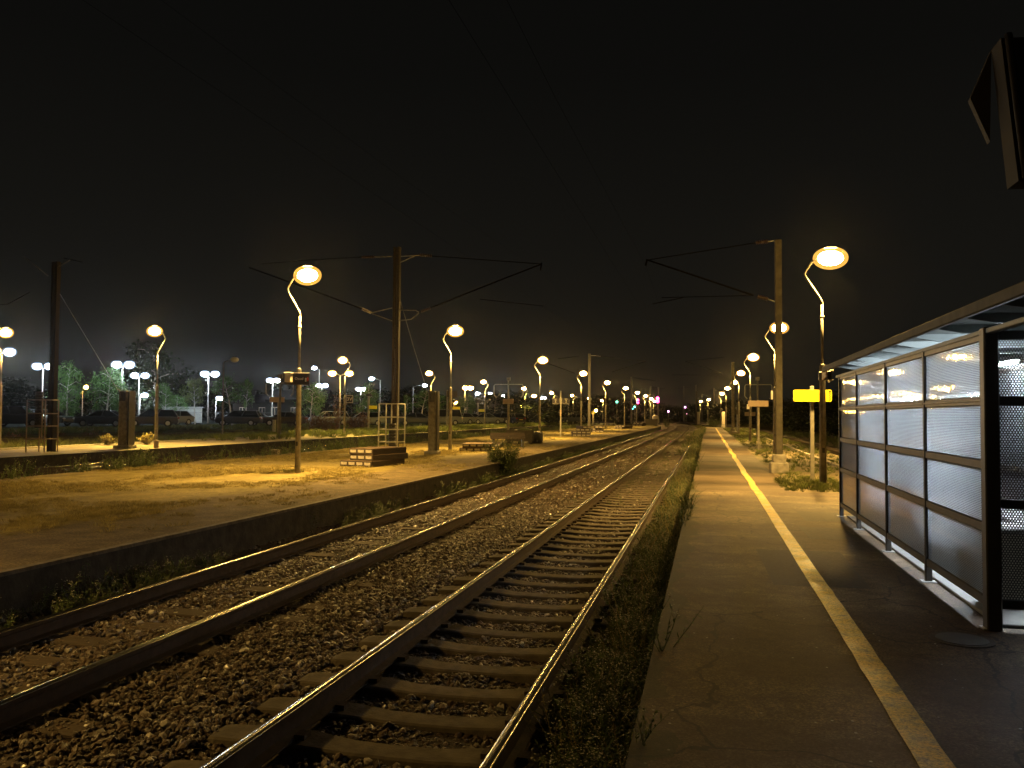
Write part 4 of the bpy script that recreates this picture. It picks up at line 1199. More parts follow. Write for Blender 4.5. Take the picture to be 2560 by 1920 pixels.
# ------------------------------------------------------------------ signs
def board_sign(label, px0, px1, py0, py1, post_px, post_bot, z0, board='sign_tan', post='pole_concrete', post_top=None, rp=.05, group=None, Y=None, name='platform_sign', hatch=False, thick=.05, round_=False, postm=None):
    b_ = P(post_px, post_bot, z0) if Y is None else PY(post_px, post_bot, Y)
    t = thing(name, label, 'sign', (b_.x, b_.y, z0), yaw * .3, group)
    D = (b_ - CAM).dot(F); k = D / FPX
    def zz(py): return (PD(post_px, py, D).z - z0)
    x0, x1 = (px0 - post_px) * k, (px1 - post_px) * k
    zt = zz(post_top) if post_top else zz(py0) + .02
    mb = MB(); mb.tube([(0, 0, -.05), (0, 0, zt)], rp, 8, smooth=False) if rp < .045 else mb.bbox(-rp, rp, -rp * .7, rp * .7, -.05, zt, .008)
    part('post', mb, post, t)
    mb = MB()
    a, c = zz(py1), zz(py0)
    y1 = -rp - .01
    if round_:
        rad = min(.05, (c - a) * .15); pts = []
        for cx, cz, a0 in ((x1 - rad, c - rad, 0), (x0 + rad, c - rad, 90), (x0 + rad, a + rad, 180), (x1 - rad, a + rad, 270)):
            for j in range(5):
                an = R(a0 + j * 22.5); pts.append((cx + rad * math.cos(an), cz + rad * math.sin(an)))
        n = len(pts)
        vs = [(x, y1 - thick, z) for x, z in pts] + [(x, y1, z) for x, z in pts]
        mb.add(vs, [tuple(range(n)), tuple(range(2 * n - 1, n - 1, -1))] + [(i, i + n, (i + 1) % n + n, (i + 1) % n) for i in range(n)])
    else:
        mb.bbox(x0, x1, y1 - thick, y1, a, c, .008)
    part('board', mb, board, t)
    if hatch:
        for i in range(5):
            zc = a + (c - a) * (.10 + i * .2); xs = x1 - (x1 - x0) * .085
            mb = MB(); w2 = (x1 - xs); th = .024
            yy = y1 - thick - .003
            z2 = min(zc + .07, c - .02)
            mb.add([(xs, yy, zc), (xs, yy, zc - th), (x1 - .012, yy, z2 - th), (x1 - .012, yy, z2)], [(0, 1, 2, 3)])
            part('hatch_stripe', mb, 'sign_black', t)
    return t, k, y1 - thick
YG = 'yellow direction signs'
board_sign('large bright yellow sign on a pale post behind the largest lamp', 1985, 2077, 974.5, 1004, 2031, 1203, Z_R, 'sign_yellow', 'steel_pale', 965, .045, YG, hatch=True, round_=True, name='yellow_sign', thick=.03)
board_sign('tan unlit sign board on a grey post, third lamp of the right platform', 1871, 1920, 1001.5, 1016.5, 1896.5, 1122, Z_R, 'sign_tan', 'pole_concrete', None, .05, 'tan sign boards')
board_sign('pale low board farther along, left of the tan sign of the right platform', 1862, 1888, 1030, 1040, 1875.5, 1090, Z_R, 'sign_tan', 'steel_grey', None, .05, 'tan sign boards')
board_sign('dim board near the sixth lamp of the right platform', 1834, 1852, 1025, 1036, 1843, 1080, Z_R, 'rust_beam', 'steel_grey', None, .05, 'tan sign boards')
board_sign('tan board on a grey post left of the white bags', 1257, 1283.5, 997, 1010, 1270.5, 1099, Z_L, 'sign_tan', 'pole_concrete', 992, .06, 'tan sign boards')
board_sign('tan sign glowing orange behind the low orange lamp', 673, 712, 993, 1005.5, 695.5, 1094, Z_3, 'sign_tan', 'pole_concrete', None, .075, 'tan sign boards')
board_sign('small yellow sign at the side of a yellow-lit post before the tall mast', 923, 943.5, 1014, 1022.5, 920.5, 1073, .40, 'sign_yellow', 'steel_pale', 985, .085, YG, name='yellow_sign')
board_sign('small yellow sign at the side of a post near the lit green tree', 1196.5, 1212, 1023, 1029.5, 1194.5, 1063, .40, 'sign_yellow', 'steel_pale', 1007, .10, YG, name='yellow_sign')
board_sign('small yellow sign in front of the third island lamp', 1331.5, 1347.5, 1024, 1030.5, 1340, 1056, .40, 'sign_yellow', 'steel_pale', None, .05, YG, name='yellow_sign')
board_sign('dim yellow sign behind the second island lamp', 1131, 1150, 1017, 1023.5, 1133, 1066, .40, 'sign_yellow', 'steel_grey', None, .05, YG, name='yellow_sign')
board_sign('tilted yellow sign under the low orange lamp right of the second mast', 1478, 1488, 1029, 1035, 1484, 1056, .40, 'sign_yellow', 'steel_grey', None, .06, YG, name='yellow_sign')
board_sign('brown board on a pale post behind the second island lamp', 1118, 1143.5, 977, 992.5, 1117.5, 1073, Z_3, 'rust_beam', 'pole_concrete', 975, .085, 'tan sign boards')
board_sign('small blue and white parking sign right of the lit green tree', 1185.5, 1191.5, 1029, 1035, 1188, 1056, ZC, 'letter', 'steel_grey', None, .04, 'small car park signs', name='parking_sign')
board_sign('small blue parking sign behind the yellow-signed post', 1204, 1210.5, 1031, 1036, 1207, 1056, ZC, 'sign_blue', 'steel_grey', None, .04, 'small car park signs', name='parking_sign')
# lamp-like heads on the yellow posts
for px, py, l in ((920, 987, 'rusty unlit head on the yellow-lit post before the tall mast'), (1194.5, 1004, 'unlit box head on the post near the lit green tree')):
    q = P(px, 1073 if px < 1000 else 1063, .40); D = (q - CAM).dot(F); h = PD(px, py, D)
    t = thing('loudspeaker', l, 'loudspeaker', (h.x, h.y, h.z), yaw, 'loudspeakers on posts')
    mb = MB(); mb.bbox(-.18, .18, -.12, .12, -.12, .10, .03); part('box', mb, 'rust_beam', t)
    mb = MB(); mb.tube([(.16, 0, 0), (.34, 0, .02)], [.07, .13], 10); part('horn', mb, 'rust_beam', t)
# platform number boards on a thin post
q = P(1401.5, 1092, Z_L); D = (q - CAM).dot(F); k = D / FPX
t = thing('number_board', 'pair of dark platform number boards either side of a thin lit post', 'sign', (q.x, q.y, Z_L), yaw)
zz = lambda py: PD(1401.5, py, D).z - Z_L
mb = MB(); mb.bbox(-.05, .05, -.04, .04, -.05, zz(977), .01); part('post', mb, 'steel_pale', t)
mb = MB(); mb.bbox(-.10, .10, -.10, -.04, zz(1009.5), zz(995), .01); part('clamp_plate', mb, 'steel_pale', t)
for s in (-1, 1):
    cx = s * 13 * k
    mb = MB(); mb.box(cx - 8 * k, cx + 8 * k, -.09, -.05, zz(1010), zz(996)); part('board', mb, 'navy', t)
    mb = MB(); mb.box(cx - 7 * k, cx + 7 * k, -.096, -.091, zz(1009.8), zz(1009.2)); mb.box(cx - 3.5 * k, cx + 3.5 * k, -.096, -.091, zz(998), zz(997)); part('edge_line', mb, 'letter', t)
    txt('numeral', '2', 9.5 * k, 'letter', t, (cx, -.095, zz(1003.2)), (R(90), 0, 0))
mb = MB(); mb.bbox(-.07, .05, -.1, -.04, zz(1040), zz(1024), .01); part('meter_box', mb, 'sign_tan', t)
# station name board on the nearest island lamp
q = LP[0]; D = (q - CAM).dot(F); k = D / FPX
t = thing('station_name_board', 'dark station name board reading Oissel on the nearest island lamp', 'sign', (q.x, q.y, Z_L), R(4))
zz = lambda py: PD(752, py, D).z - Z_L
mb = MB(); mb.bbox(-8 * k, 34 * k, -.17, -.12, zz(963), zz(933), .01); part('board', mb, 'navy', t)
txt('station_name', 'Oissel', 9.0 * k, 'letter', t, (6.5 * k, -.174, zz(948)), (R(90), 0, 0))
mb = MB(); mb.box(22 * k, 26 * k, -.176, -.171, zz(955), zz(946)); part('pale_mark', mb, 'letter', t)
mb = MB(); mb.ell((29 * k, -.174, zz(949.5)), 2.8 * k, .004, 5 * k, 12, 6); part('red_mark', mb, 'sign_red', t)
t = thing('loudspeaker', 'pale boxy loudspeaker left of the station name board', 'loudspeaker', (q.x, q.y, Z_L), R(4), 'loudspeakers on posts')
mb = MB(); mb.bbox(-29 * k, -14 * k, -.24, -.06, zz(956.5), zz(935), .01); part('box', mb, 'cream_box', t)
mb = MB(); mb.bbox(-30.5 * k, -12.5 * k, -.26, -.04, zz(935), zz(932), .008); part('lid', mb, 'cream_box', t)
mb = MB(); mb.bbox(-40 * k, 0, .02, .06, zz(962), zz(934), .008); part('back_plate', mb, 'navy', t)
# 3V board
q = MP[1]; D = (q - CAM).dot(F); k = D / FPX
t = thing('speed_board', 'dark square 3V board on the left-facing lamp of the third platform', 'sign', (q.x, q.y, Z_3), yaw)
zz = lambda py: PD(863, py, D).z - Z_3
c = 12.5 * k
mb = MB(); mb.box(c - 8.5 * k, c + 8.5 * k, -.14, -.10, zz(1007.5), zz(988)); part('board', mb, 'navy', t)
for a, b_, e_, f_ in ((-8.5, 8.5, 988, 989.2), (-8.5, 8.5, 1006.3, 1007.5), (-8.5, -7.5, 988, 1007.5), (7.5, 8.5, 988, 1007.5)):
    mb = MB(); mb.box(c + a * k, c + b_ * k, -.146, -.142, zz(f_), zz(e_)); part('border', mb, 'letter', t)
txt('lettering', '3V', 12.5 * k, 'letter', t, (c, -.147, zz(997.8)), (R(90), 0, 0))
# boards on the largest lamp
q = RP[0]; D = (q - CAM).dot(F); k = D / FPX
t = thing('platform_board', 'angled pale board clamped to the left of the largest lamp', 'sign', (q.x, q.y, Z_R), 0)
zz = lambda py: PD(2054, py, D).z - Z_R
def skew(x0, x1, y0, y1, za, zb, th=.03):
    mb = MB(); vs = [(x0, y0, za), (x1, y1, za), (x1, y1, zb), (x0, y0, zb)]
    n = Vector((y1 - y0, -(x1 - x0), 0)).normalized() * th
    mb.add([Vector(v) for v in vs] + [Vector(v) + n for v in vs], [(3, 2, 1, 0), (4, 5, 6, 7), (0, 1, 5, 4), (1, 2, 6, 5), (2, 3, 7, 6), (3, 0, 4, 7)])
    return mb
part('board', skew(-22 * k, -8 * k, -2.2, -.5, zz(958) + .05, zz(930) + .05), 'sign_tan', t)
mb = MB(); mb.bbox(-.10, .18, -.2, -.09, zz(952), zz(931), .01); part('clamp_box', mb, 'steel_dark', t)
t = thing('loudspeaker', 'dark angled loudspeaker right of the largest lamp post', 'loudspeaker', (q.x, q.y, Z_R), 0, 'loudspeakers on posts')
mb = MB(); mb.bbox(.08, .19, -.20, .05, zz(950), zz(929), .01); part('box', mb, 'steel_dark', t)
mb = MB(); mb.add([(.10, -.25, zz(951.5)), (.24, -.05, zz(951)), (.24, .02, zz(950.5)), (.09, -.1, zz(951)), (.09, -.25, zz(958)), (.11, -.25, zz(958))], [(0, 1, 2, 3), (0, 4, 5), (0, 5, 1), (3, 4, 0), (1, 5, 4, 3), (1, 3, 2)]); part('bracket', mb, 'steel_pale', t)
mb = MB(); mb.bbox(.15, .22, -.25, .05, zz(930) - .01, zz(926), .01); part('cap', mb, 'steel_pale', t)
# small boards on the second, third lamps of the right row
for i, (px, l) in enumerate(((1925, 'small pale board left of the second lamp of the right platform'), (1868, 'small pale board left of the third lamp of the right platform'))):
    q = RP[i + 1]; D = (q - CAM).dot(F); k = D / FPX; pp = Rp[i + 1][0]
    t = thing('platform_board', l, 'sign', (q.x, q.y, Z_R), 0, 'small boards on lamps')
    z_ = lambda py: PD(pp, py, D).z - Z_R
    y_t, y_b = ((978, 999), (1011, 1023))[i]
    part('board', skew((px - 3 - pp) * k, (px + 4 - pp) * k, -.9, -.2, z_(y_b), z_(y_t)), 'white_paint', t)
# hut-like bright boxes low on the third platform
def smallbox(name, label, cat, px, py, z0, w_, d_, h, m, rz=0):
    q = P(px, py, z0); t = thing(name, label, cat, (q.x, q.y, z0), rz)
    mb = MB(); mb.bbox(-w_ / 2, w_ / 2, -d_ / 2, d_ / 2, -.02, h, .015); part('body', mb, m, t)
    mb = MB(); mb.bbox(-w_ / 2 - .02, w_ / 2 + .02, -d_ / 2 - .02, d_ / 2 + .02, h, h + .03, .008); part('lid', mb, m, t)
    return t
smallbox('cable_box', 'small pale cable box on the third platform left of the grey post', 'box', 680, 1097, Z_3, .42, .3, .22, 'cream_box')
smallbox('cable_box', 'pale cable box in the weeds left of the nearest island lamp post', 'box', 689, 1142, -.02, .32, .25, .30, 'sign_tan')
smallbox('cable_box', 'greenish cable box on the far track right of the second island lamp', 'box', 1160, 1099, 0, .4, .3, .35, 'sign_tan')
smallbox('concrete_block', 'left one of two pale concrete blocks before the parked car', 'block', 726, 1070, .45, .5, .5, .45, 'concrete')
smallbox('concrete_block', 'right one of two pale concrete blocks, just left of the lamp post', 'block', 736, 1070, .45, .6, .5, .5, 'kerb', .3)
smallbox('marker_post', 'pale marker stump left of the fourth island lamp', 'post', 1446, 1055.5, .38, .30, .30, 1.55, 'kerb')
smallbox('marker_post', 'pale stump with a bent top beside the grey platform post', 'post', 685.5, 1079, .40, .22, .22, .95, 'steel_pale')
smallbox('marker_post', 'low pale track marker standing between the two near tracks', 'post', 1530.5, 1183, -.23, .10, .05, .45, 'steel_pale')
smallbox('marker_post', 'short stump at the foot of the left-facing lamp', 'post', 390, 1120, Z_3, .16, .16, .32, 'sign_tan')
# manhole cover
q = P(2405, 1600, Z_R)
t = thing('manhole_cover', 'round iron manhole cover in front of the shelter post', 'manhole cover', (q.x, q.y, Z_R))
mb = MB(); mb.tube([(0, 0, -.02), (0, 0, .006)], .21, 28, smooth=False); part('frame', mb, 'repair', t)
mb = MB(); mb.tube([(0, 0, .0), (0, 0, .010)], .17, 28, smooth=False); part('lid', mb, 'steel_dark', t)

# ------------------------------------------------------------------ signals
def signal(label, px, py, col, D, r_=.12, extra=None, power=0, rgb=None):
    p = PD(px, py, D); z0 = 0
    t = thing('railway_signal', label, 'signal', (p.x, p.y, z0), yaw, 'railway signals')
    mb = MB(); mb.tube([(0, .1, 0), (0, .1, p.z + .2)], .06, 6); part('post', mb, 'steel_dark', t)
    mb = MB(); n = [0] + [e for e in (extra or [])]
    lo = min([0] + [-(e) * D / FPX for e in (extra or [])])
    mb.bbox(-.24, .24, 0, .1, p.z + lo - .3, p.z + .32, .02); part('housing', mb, 'steel_dark', t)
    for e in n:
        mb = MB(); z = p.z - e * D / FPX
        mb.ell((0, -.01, z), r_, r_ * .4, r_, 12, 8); part('light', mb, col, t)
    if power: point_light('signal_glow', (0, -.35, p.z), power, rgb, .1, t)
signal('round green signal light left of the sixth island lamp', 1542.4, 1005, 'e_green', 150, .20)
signal('lower green signal light beside the seventh island lamp', 1586.5, 1017, 'e_green', 170, .20)
signal('small green signal light just below and left of the lower one', 1582, 1022, 'e_green', 175, .13)
signal('double red signal light at the seventh island lamp', 1594.8, 1000, 'e_red', 160, .22, [7], 40, (1, .04, .2))
signal('large double red signal light at the end of the island lamps', 1644, 996, 'e_red', 170, .34, [7.5], 120, (1, .04, .2))
signal('lower left violet light in the dark gap ahead', 1671, 1028.6, 'e_violet', 220, .26)
signal('upper right violet light in the dark gap ahead', 1712.7, 1018, 'e_violet', 240, .28)
signal('tiny dim light below the upper violet light', 1717, 1034.5, 'e_violet', 260, .10)

# ------------------------------------------------------------------ crossing-panel stacks on the island platform
def panel(w_, d_, h, nb, seed):
    """a level-crossing panel: dark body, worn top, pale square end blocks facing the viewer's left side"""
    a = MB(); a.bbox(-w_ / 2, w_ / 2, -d_ / 2, d_ / 2, 0, h - .012, .01)
    tp = MB(); tp.bbox(-w_ / 2 + .012, w_ / 2 - .012, -d_ / 2 + .012, d_ / 2 - .012, h - .012, h + .004, .004)
    bl_ = MB(); bw = d_ / nb
    bl_.box(-w_ / 2 - .008, -w_ / 2 + .01, -bw * .37, bw * .37, h * .30, h * .76)
    return a.mesh('body', 'panel_wood'), tp.mesh('top', 'panel_top'), bl_.mesh('end_block', 'end_block'), bw
def stack(px, py, layers, group, tag, rz, z0=Z_L, w_=1.35, d_=1.0, h=.145, seed=0):
    q = P(px, py, z0); rr = random.Random(seed); z = z0
    for i, (dx, dy, nb, dr, wn) in enumerate(layers):
        a, tp, b_, bw = panel(w_, d_ * nb / 3.0, h, nb, seed)
        o = thing('crossing_panel', '%s panel %s' % (wn, tag), 'crossing panel', (q.x + dx, q.y + dy, z), rz + dr, group)
        link('body', a, o); link('top', tp, o)
        for j in range(nb):
            e_ = link('end_block', b_, o); e_.location = (0, (j - (nb - 1) / 2) * bw, 0)
        z += h + .006
GP = 'stacked crossing panels on the island platform'
stack(940, 1163, [(-.08, -.05, 4, .03, 'bottom four-block'), (.10, .05, 3, -.02, 'middle'), (.06, .05, 3, .02, 'top')], GP, 'of the large dark stack in front of the ladder cage', R(75), w_=1.85, d_=.90, h=.185)
stack(1190, 1127, [(0, 0, 4, 0, 'lower'), (.1, .05, 4, .03, 'upper')], GP, 'of the low stack left of the leafy bush', R(98), w_=1.6, d_=.95, h=.17)
stack(1232, 1117, [(0, 0, 3, 0, 'bright-ended')], GP, 'lying behind the leafy bush', R(98), w_=1.6, d_=.95, h=.2)
stack(1452, 1091, [(0, 0, 4, 0, 'bottom'), (0, 0, 4, .02, 'second'), (.1, .2, 3, -.06, 'third'), (.2, .1, 2, .35, 'crooked top')], GP, 'of the tall stack left of the second mast', R(102), w_=1.3, d_=1.05, h=.20)
stack(1493, 1081, [(0, 0, 3, 0, 'lowest'), (0, .1, 3, .02, 'middle'), (.1, 0, 2, 0, 'uppermost')], GP, 'of the small stack right of the second mast', R(102), w_=1.3, d_=1.1, h=.20)
stack(1557, 1072, [(0, 0, 3, 0, 'lower'), (.2, 0, 3, .1, 'upper')], GP, 'of the dark stack at the sixth island lamp', R(60), w_=2.2, d_=1.3, h=.22)
stack(1597, 1065, [(0, 0, 3, 0, 'lower'), (.1, 0, 3, .05, 'upper')], GP, 'of the first far low stack', R(80), w_=2.2, d_=1.6, h=.25)
stack(1615, 1061, [(0, 0, 3, 0, 'lower'), (.1, 0, 3, .05, 'upper')], GP, 'of the second far low stack', R(80), w_=2.2, d_=1.6, h=.25)
# crate-like planks with white bags
q = P(1310, 1110, Z_L)
t = thing('plank_crate', 'open brown plank crate right of the white bags', 'crate', (q.x, q.y, Z_L), R(8))
for i in range(4):
    mb = MB(); mb.bbox(-1.05, .45, -.02, .02, .14 + i * .16, .285 + i * .16, .006); part('plank', mb, 'rust_beam', t)
    mb = MB(); mb.bbox(-1.05, .45, .88, .92, .14 + i * .16, .285 + i * .16, .006); part('plank', mb, 'rust_beam', t)
    mb = MB(); mb.bbox(.46, .50, -.02, .92, .14 + i * .16, .285 + i * .16, .006); part('plank', mb, 'panel_wood', t)
for x in (-.95, -.35, .3):
    mb = MB(); mb.bbox(x, x + .12, .02, .88, 0, .13, .006); part('runner', mb, 'panel_wood', t)
q2 = P(1331, 1107, Z_L)
t = thing('steel_bin', 'dark metal box with bright fittings at the right of the plank crate', 'box', (q2.x + .15, q2.y - .2, Z_L), R(8))
mb = MB(); mb.bbox(-.35, .5, -.4, .5, .02, .66, .02); part('body', mb, 'steel_dark', t)
for x, z in ((-.05, .42), (.42, .62), (.2, .12)):
    mb = MB(); mb.bbox(x - .04, x + .05, -.43, -.40, z - .06, z + .06, .01); part('fitting', mb, 'end_block', t)
def bag(label, px, py, s, seed):
    q = P(px, py, Z_L); rr = random.Random(seed)
    bm = bmesh.new(); bmesh.ops.create_icosphere(bm, subdivisions=3, radius=1)
    for v in bm.verts:
        n = mnoise.noise(v.co * 1.8 + Vector((seed, 0, 0))) * .35 + mnoise.noise(v.co * 5 + Vector((0, seed, 0))) * .10
        v.co = Vector((v.co.x * .26 * (1 + n), v.co.y * .26 * (1 + n), max(-.98, v.co.z) * .36 * (1 + n * .6) + .35)) * s
    me = bpy.data.meshes.new('rubbish_bag'); bm.to_mesh(me); bm.free(); me.materials.append(M_['bag'])
    for p_ in me.polygons: p_.use_smooth = True
    o = link('rubbish_bag', me); o.location = (q.x, q.y, Z_L - .02)
    tagm(o, label, 'bag', 'white bags')
bag('crumpled white bag leaning on the left end of the plank crate', 1277, 1107, .95, 2)
o_ = bag('smaller white bag showing above the planks', 1290, 1101, 1.0, 5)
q = P(1639.5, 1062, Z_L)
bag('round pale bundle far along the island platform', 1639, 1061, 2.6, 9)
smallbox('brick_pile', 'reddish low box far along the island platform before the round bundle', 'box', 1629, 1062, Z_L, 2.1, 1.0, 1.0, 'rust_beam')
q = P(1263, 1118, Z_L)
t = thing('old_bench', 'dark broken bench frame behind the leafy bush', 'bench', (q.x, q.y + .6, Z_L), R(20))
mb = MB(); mb.bbox(-.9, .9, -.25, .25, .40, .46, .01); part('seat', mb, 'panel_wood', t)
mb = MB(); mb.bbox(-.9, .9, .22, .28, .46, .72, .01); part('backrest', mb, 'panel_wood', t)
for x in (-.75, .75):
    mb = MB(); mb.bbox(x - .05, x + .05, -.2, .2, 0, .40, .01); part('leg', mb, 'steel_dark', t)
# ------------------------------------------------------------------ glass shelter
XW = 2.05
py_ = [P(px, py, Z_R) for px, py in ((2104, 1302), (2147, 1331), (2220, 1377), (2320, 1452), (2482, 1562))]
YP = [PX(2104, 1300, XW).y, PX(2147, 1330, XW).y, PX(2221, 1377, XW).y, PX(2321, 1452, XW).y, PX(2478, 1560, XW).y]
YN, YF = YP[-1], YP[0]
XB = 3.75
sh = thing('waiting_shelter', 'glass and metal waiting shelter lit from inside at the right', 'shelter', (XW, YN, Z_R))
def lo(y): return y - YN
zr = [.19, .745, 1.215, 1.70, 2.19]
def bxp(name, x0, x1, y0, y1, z0, z1, m, b=.006, kind=None, parent=None):
    mb = MB(); mb.bbox(x0, x1, y0, y1, z0, z1, b); return part(name, mb, m, parent or sh, kind=kind)
for i, y in enumerate(YP):
    y = lo(y)
    if i == len(YP) - 1: bxp('post', -.045, .060, y - .07, y + .045, 0, 2.25, 'alu_dark', .01)
    else: bxp('post', -.03, .03, y - .028, y + .028, 0, 2.22, 'alu_frame', .006)
    bxp('base_plate', -.07, .07, y - .06, y + .06, 0, .012, 'steel_grey', .004)
pan = {}
for i in range(len(YP) - 1):
    y1, y0 = lo(YP[i]) - .028, lo(YP[i + 1]) + (.045 if i == 3 else .028)
    for j, z in enumerate(zr):
        bxp('rail', -.022, .022, y0, y1, z - .035, z + .035, 'alu_frame')
    for j in range(4):
        L = y1 - y0
        mb = MB(); mb.box(0, L, -.004, .004, zr[j] + .035, zr[j + 1] - .035)
        o = part('glass_panel', mb, 'fritted', sh); o.location = (0, y0, 0); o.rotation_euler = (0, 0, R(90))
        # thin glazing bead along the lower edge
    bxp('cap_strip', -.034, -.023, y0, y1, zr[3] - .006, zr[3] + .012, 'steel_pale', .003)
# end walls of perforated sheet
for yy in (0.0, lo(YF)):
    for z in (.19, .93, 1.70, 2.19):
        bxp('rail', .06, XB - XW - .03, yy - .02, yy + .02, z - .035, z + .035, 'alu_dark')
    for z0, z1 in ((.225, .895), (.965, 1.665), (1.735, 2.155)):
        mb = MB(); mb.box(.06, XB - XW - .03, -.003, .003, z0, z1)
        o = part('perforated_panel', mb, 'perforated', sh); o.location = (0, yy, 0)
    bxp('post', XB - XW - .03, XB - XW + .03, yy - .03, yy + .03, 0, 2.22, 'alu_dark')
# back wall: plain glass above, sheet below
nb = 4
for i in range(nb + 1):
    y = lo(YF) * i / nb
    if 0 < i < nb: bxp('post', XB - XW - .025, XB - XW + .025, y - .025, y + .025, 0, 2.22, 'alu_frame')
for z in (.19, .93, 2.19): bxp('rail', XB - XW - .02, XB - XW + .02, .03, lo(YF) - .03, z - .03, z + .03, 'alu_frame')
for i in range(nb):
    a, b_ = lo(YF) * i / nb + .03, lo(YF) * (i + 1) / nb - .03
    mb = MB(); mb.box(0, b_ - a, -.004, .004, .225, 2.155)
    o = part('glass_panel', mb, 'fritted', sh); o.location = (XB - XW, a, 0); o.rotation_euler = (0, 0, R(90))
# roof with its open ribs
XR0, XR1 = 1.83 - XW, 4.05 - XW
Y0r, Y1r = lo(YN) - 2.6, lo(YF) + .35
def rz_(x): return 2.28 + (XR0 - x) * -.015
bxp('roof_sheet', XR0 + .03, XR1 - .03, Y0r, Y1r, 2.37, 2.40, 'roof_under', .004)
bxp('roof_fascia', XR0 - .015, XR0 + .03, Y0r - .02, Y1r + .02, 2.30, 2.385, 'roof_edge', .01)
bxp('roof_fascia', XR1 - .03, XR1 + .015, Y0r - .02, Y1r + .02, 2.30, 2.385, 'roof_edge', .01)
bxp('roof_beam', -.03, .03, Y0r + .05, Y1r - .05, 2.20, 2.24, 'roof_fin', .006)
bxp('roof_beam', XB - XW - .03, XB - XW + .03, Y0r + .05, Y1r - .05, 2.20, 2.24, 'roof_fin', .006)
y = Y0r + .25
while y < Y1r - .1:
    mb = MB(); vs = []
    prof = [(XR0 + .03, 2.368), (XR0 + .03, 2.35), (.10, 2.295), (XB - XW - .1, 2.295), (XR1 - .03, 2.35), (XR1 - .03, 2.368)]
    n = len(prof)
    vs = [(x, y - .018, z) for x, z in prof] + [(x, y + .018, z) for x, z in prof]
    mb.add(vs, [tuple(range(n - 1, -1, -1)), tuple(range(n, 2 * n))] + [(i, (i + 1) % n, (i + 1) % n + n, i + n) for i in range(n)])
    part('roof_rib', mb, 'roof_fin', sh)
    y += .82
bxp('floor_slab', .07, XB - XW - .06, .06, lo(YF) - .06, 0, .03, 'slab', .006)
# fluorescent fittings under the roof
for y in (.85, 3.6):
    f = bxp('light_fitting', 1.32, 1.44, y, y + 1.25, 2.235, 2.29, 'steel_pale', .006)
    mb = MB(); mb.tube([(1.38, y + .04, 2.215), (1.38, y + 1.21, 2.215)], .018, 10); part('tube', mb, 'e_tube', f)
# a bench and a bin inside stay things of their own
t = thing('bench', 'slatted metal bench inside the glass shelter', 'bench', (XB - .35, (YN + YF) / 2, Z_R + .03))
for i in range(4):
    mb = MB(); mb.bbox(-.22 + i * .105, -.135 + i * .105, -1.9, 1.9, .42, .45, .006); part('slat', mb, 'seat', t)
for y in (-1.6, 0, 1.6):
    mb = MB(); mb.bbox(-.2, .18, y - .03, y + .03, .36, .42, .006); mb.bbox(-.03, .03, y - .03, y + .03, 0, .36, .006); part('leg', mb, 'steel_grey', t)
t = thing('litter_bin', 'pale square litter bin inside the near end of the shelter', 'bin', (XW + .33, YN + .75, Z_R + .03), R(12))
mb = MB(); mb.bbox(-.17, .17, -.15, .15, 0, .60, .02); part('body', mb, 'cream_box', t)
mb = MB(); mb.bbox(-.19, .19, -.17, .17, .60, .66, .02); part('lid', mb, 'steel_grey', t)
mb = MB(); mb.add([(-.02, -.35, 0), (.0, -.35, 0), (0, .45, 0), (-.02, .45, 0)], [(0, 1, 2, 3)])
t = thing('timetable_case', 'poster case fixed inside the far end of the shelter', 'poster case', (XW + .75, YF - .10, Z_R + 1.0))
mb = MB(); mb.bbox(-.45, .45, -.04, .04, 0, .95, .01); part('frame', mb, 'alu_dark', t)
mb = MB(); mb.box(-.40, .40, -.046, -.041, .05, .90); part('sheet', mb, 'letter', t)

# dark board hanging into the top right corner, on a post outside the frame
D = 4.3
c0, c1 = PD(2502, 95, D + .35), PD(2546, 452, D - .15)
t = thing('overhead_board', 'very dark brown overhead board cut by the top right corner', 'board', (c1.x + 1.1, c1.y - .2, Z_R))
o = Vector((c1.x + 1.1, c1.y - .2, Z_R))
mb = MB(); mb.bbox(-.08, .08, -.08, .08, 0, c0.z - Z_R + .3, .01); part('post', mb, 'brown_dark', t)
a, b_ = c0 - o, c1 - o
ex = Vector((1.2, .15, 0)); th = Vector((.0, .16, 0))
vs = [a, b_, b_ + ex, a + ex]; mb = MB(); mb.add([Vector(v) for v in vs] + [Vector(v) + th for v in vs], [(0, 1, 2, 3), (7, 6, 5, 4), (0, 4, 5, 1), (1, 5, 6, 2), (2, 6, 7, 3), (3, 7, 4, 0)])
part('board', mb, 'brown_dark', t)
mb = MB(); e1 = Vector((.03, -.03, 0)); mb.tube([a + e1, b_ + e1], .022, 6); part('edge_trim', mb, 'brown_dark', t)
g = PD(2448, 220, D + .3) - o; h_ = PD(2500, 330, D + .1) - o
mb = MB(); mb.add([a + th, g + th, h_ + th, a + th * 1.3, g + th * 1.3, h_ + th * 1.3], [(0, 1, 2), (5, 4, 3), (0, 3, 4, 1), (1, 4, 5, 2), (2, 5, 3, 0)]); part('bracket', mb, 'brown_dark', t)

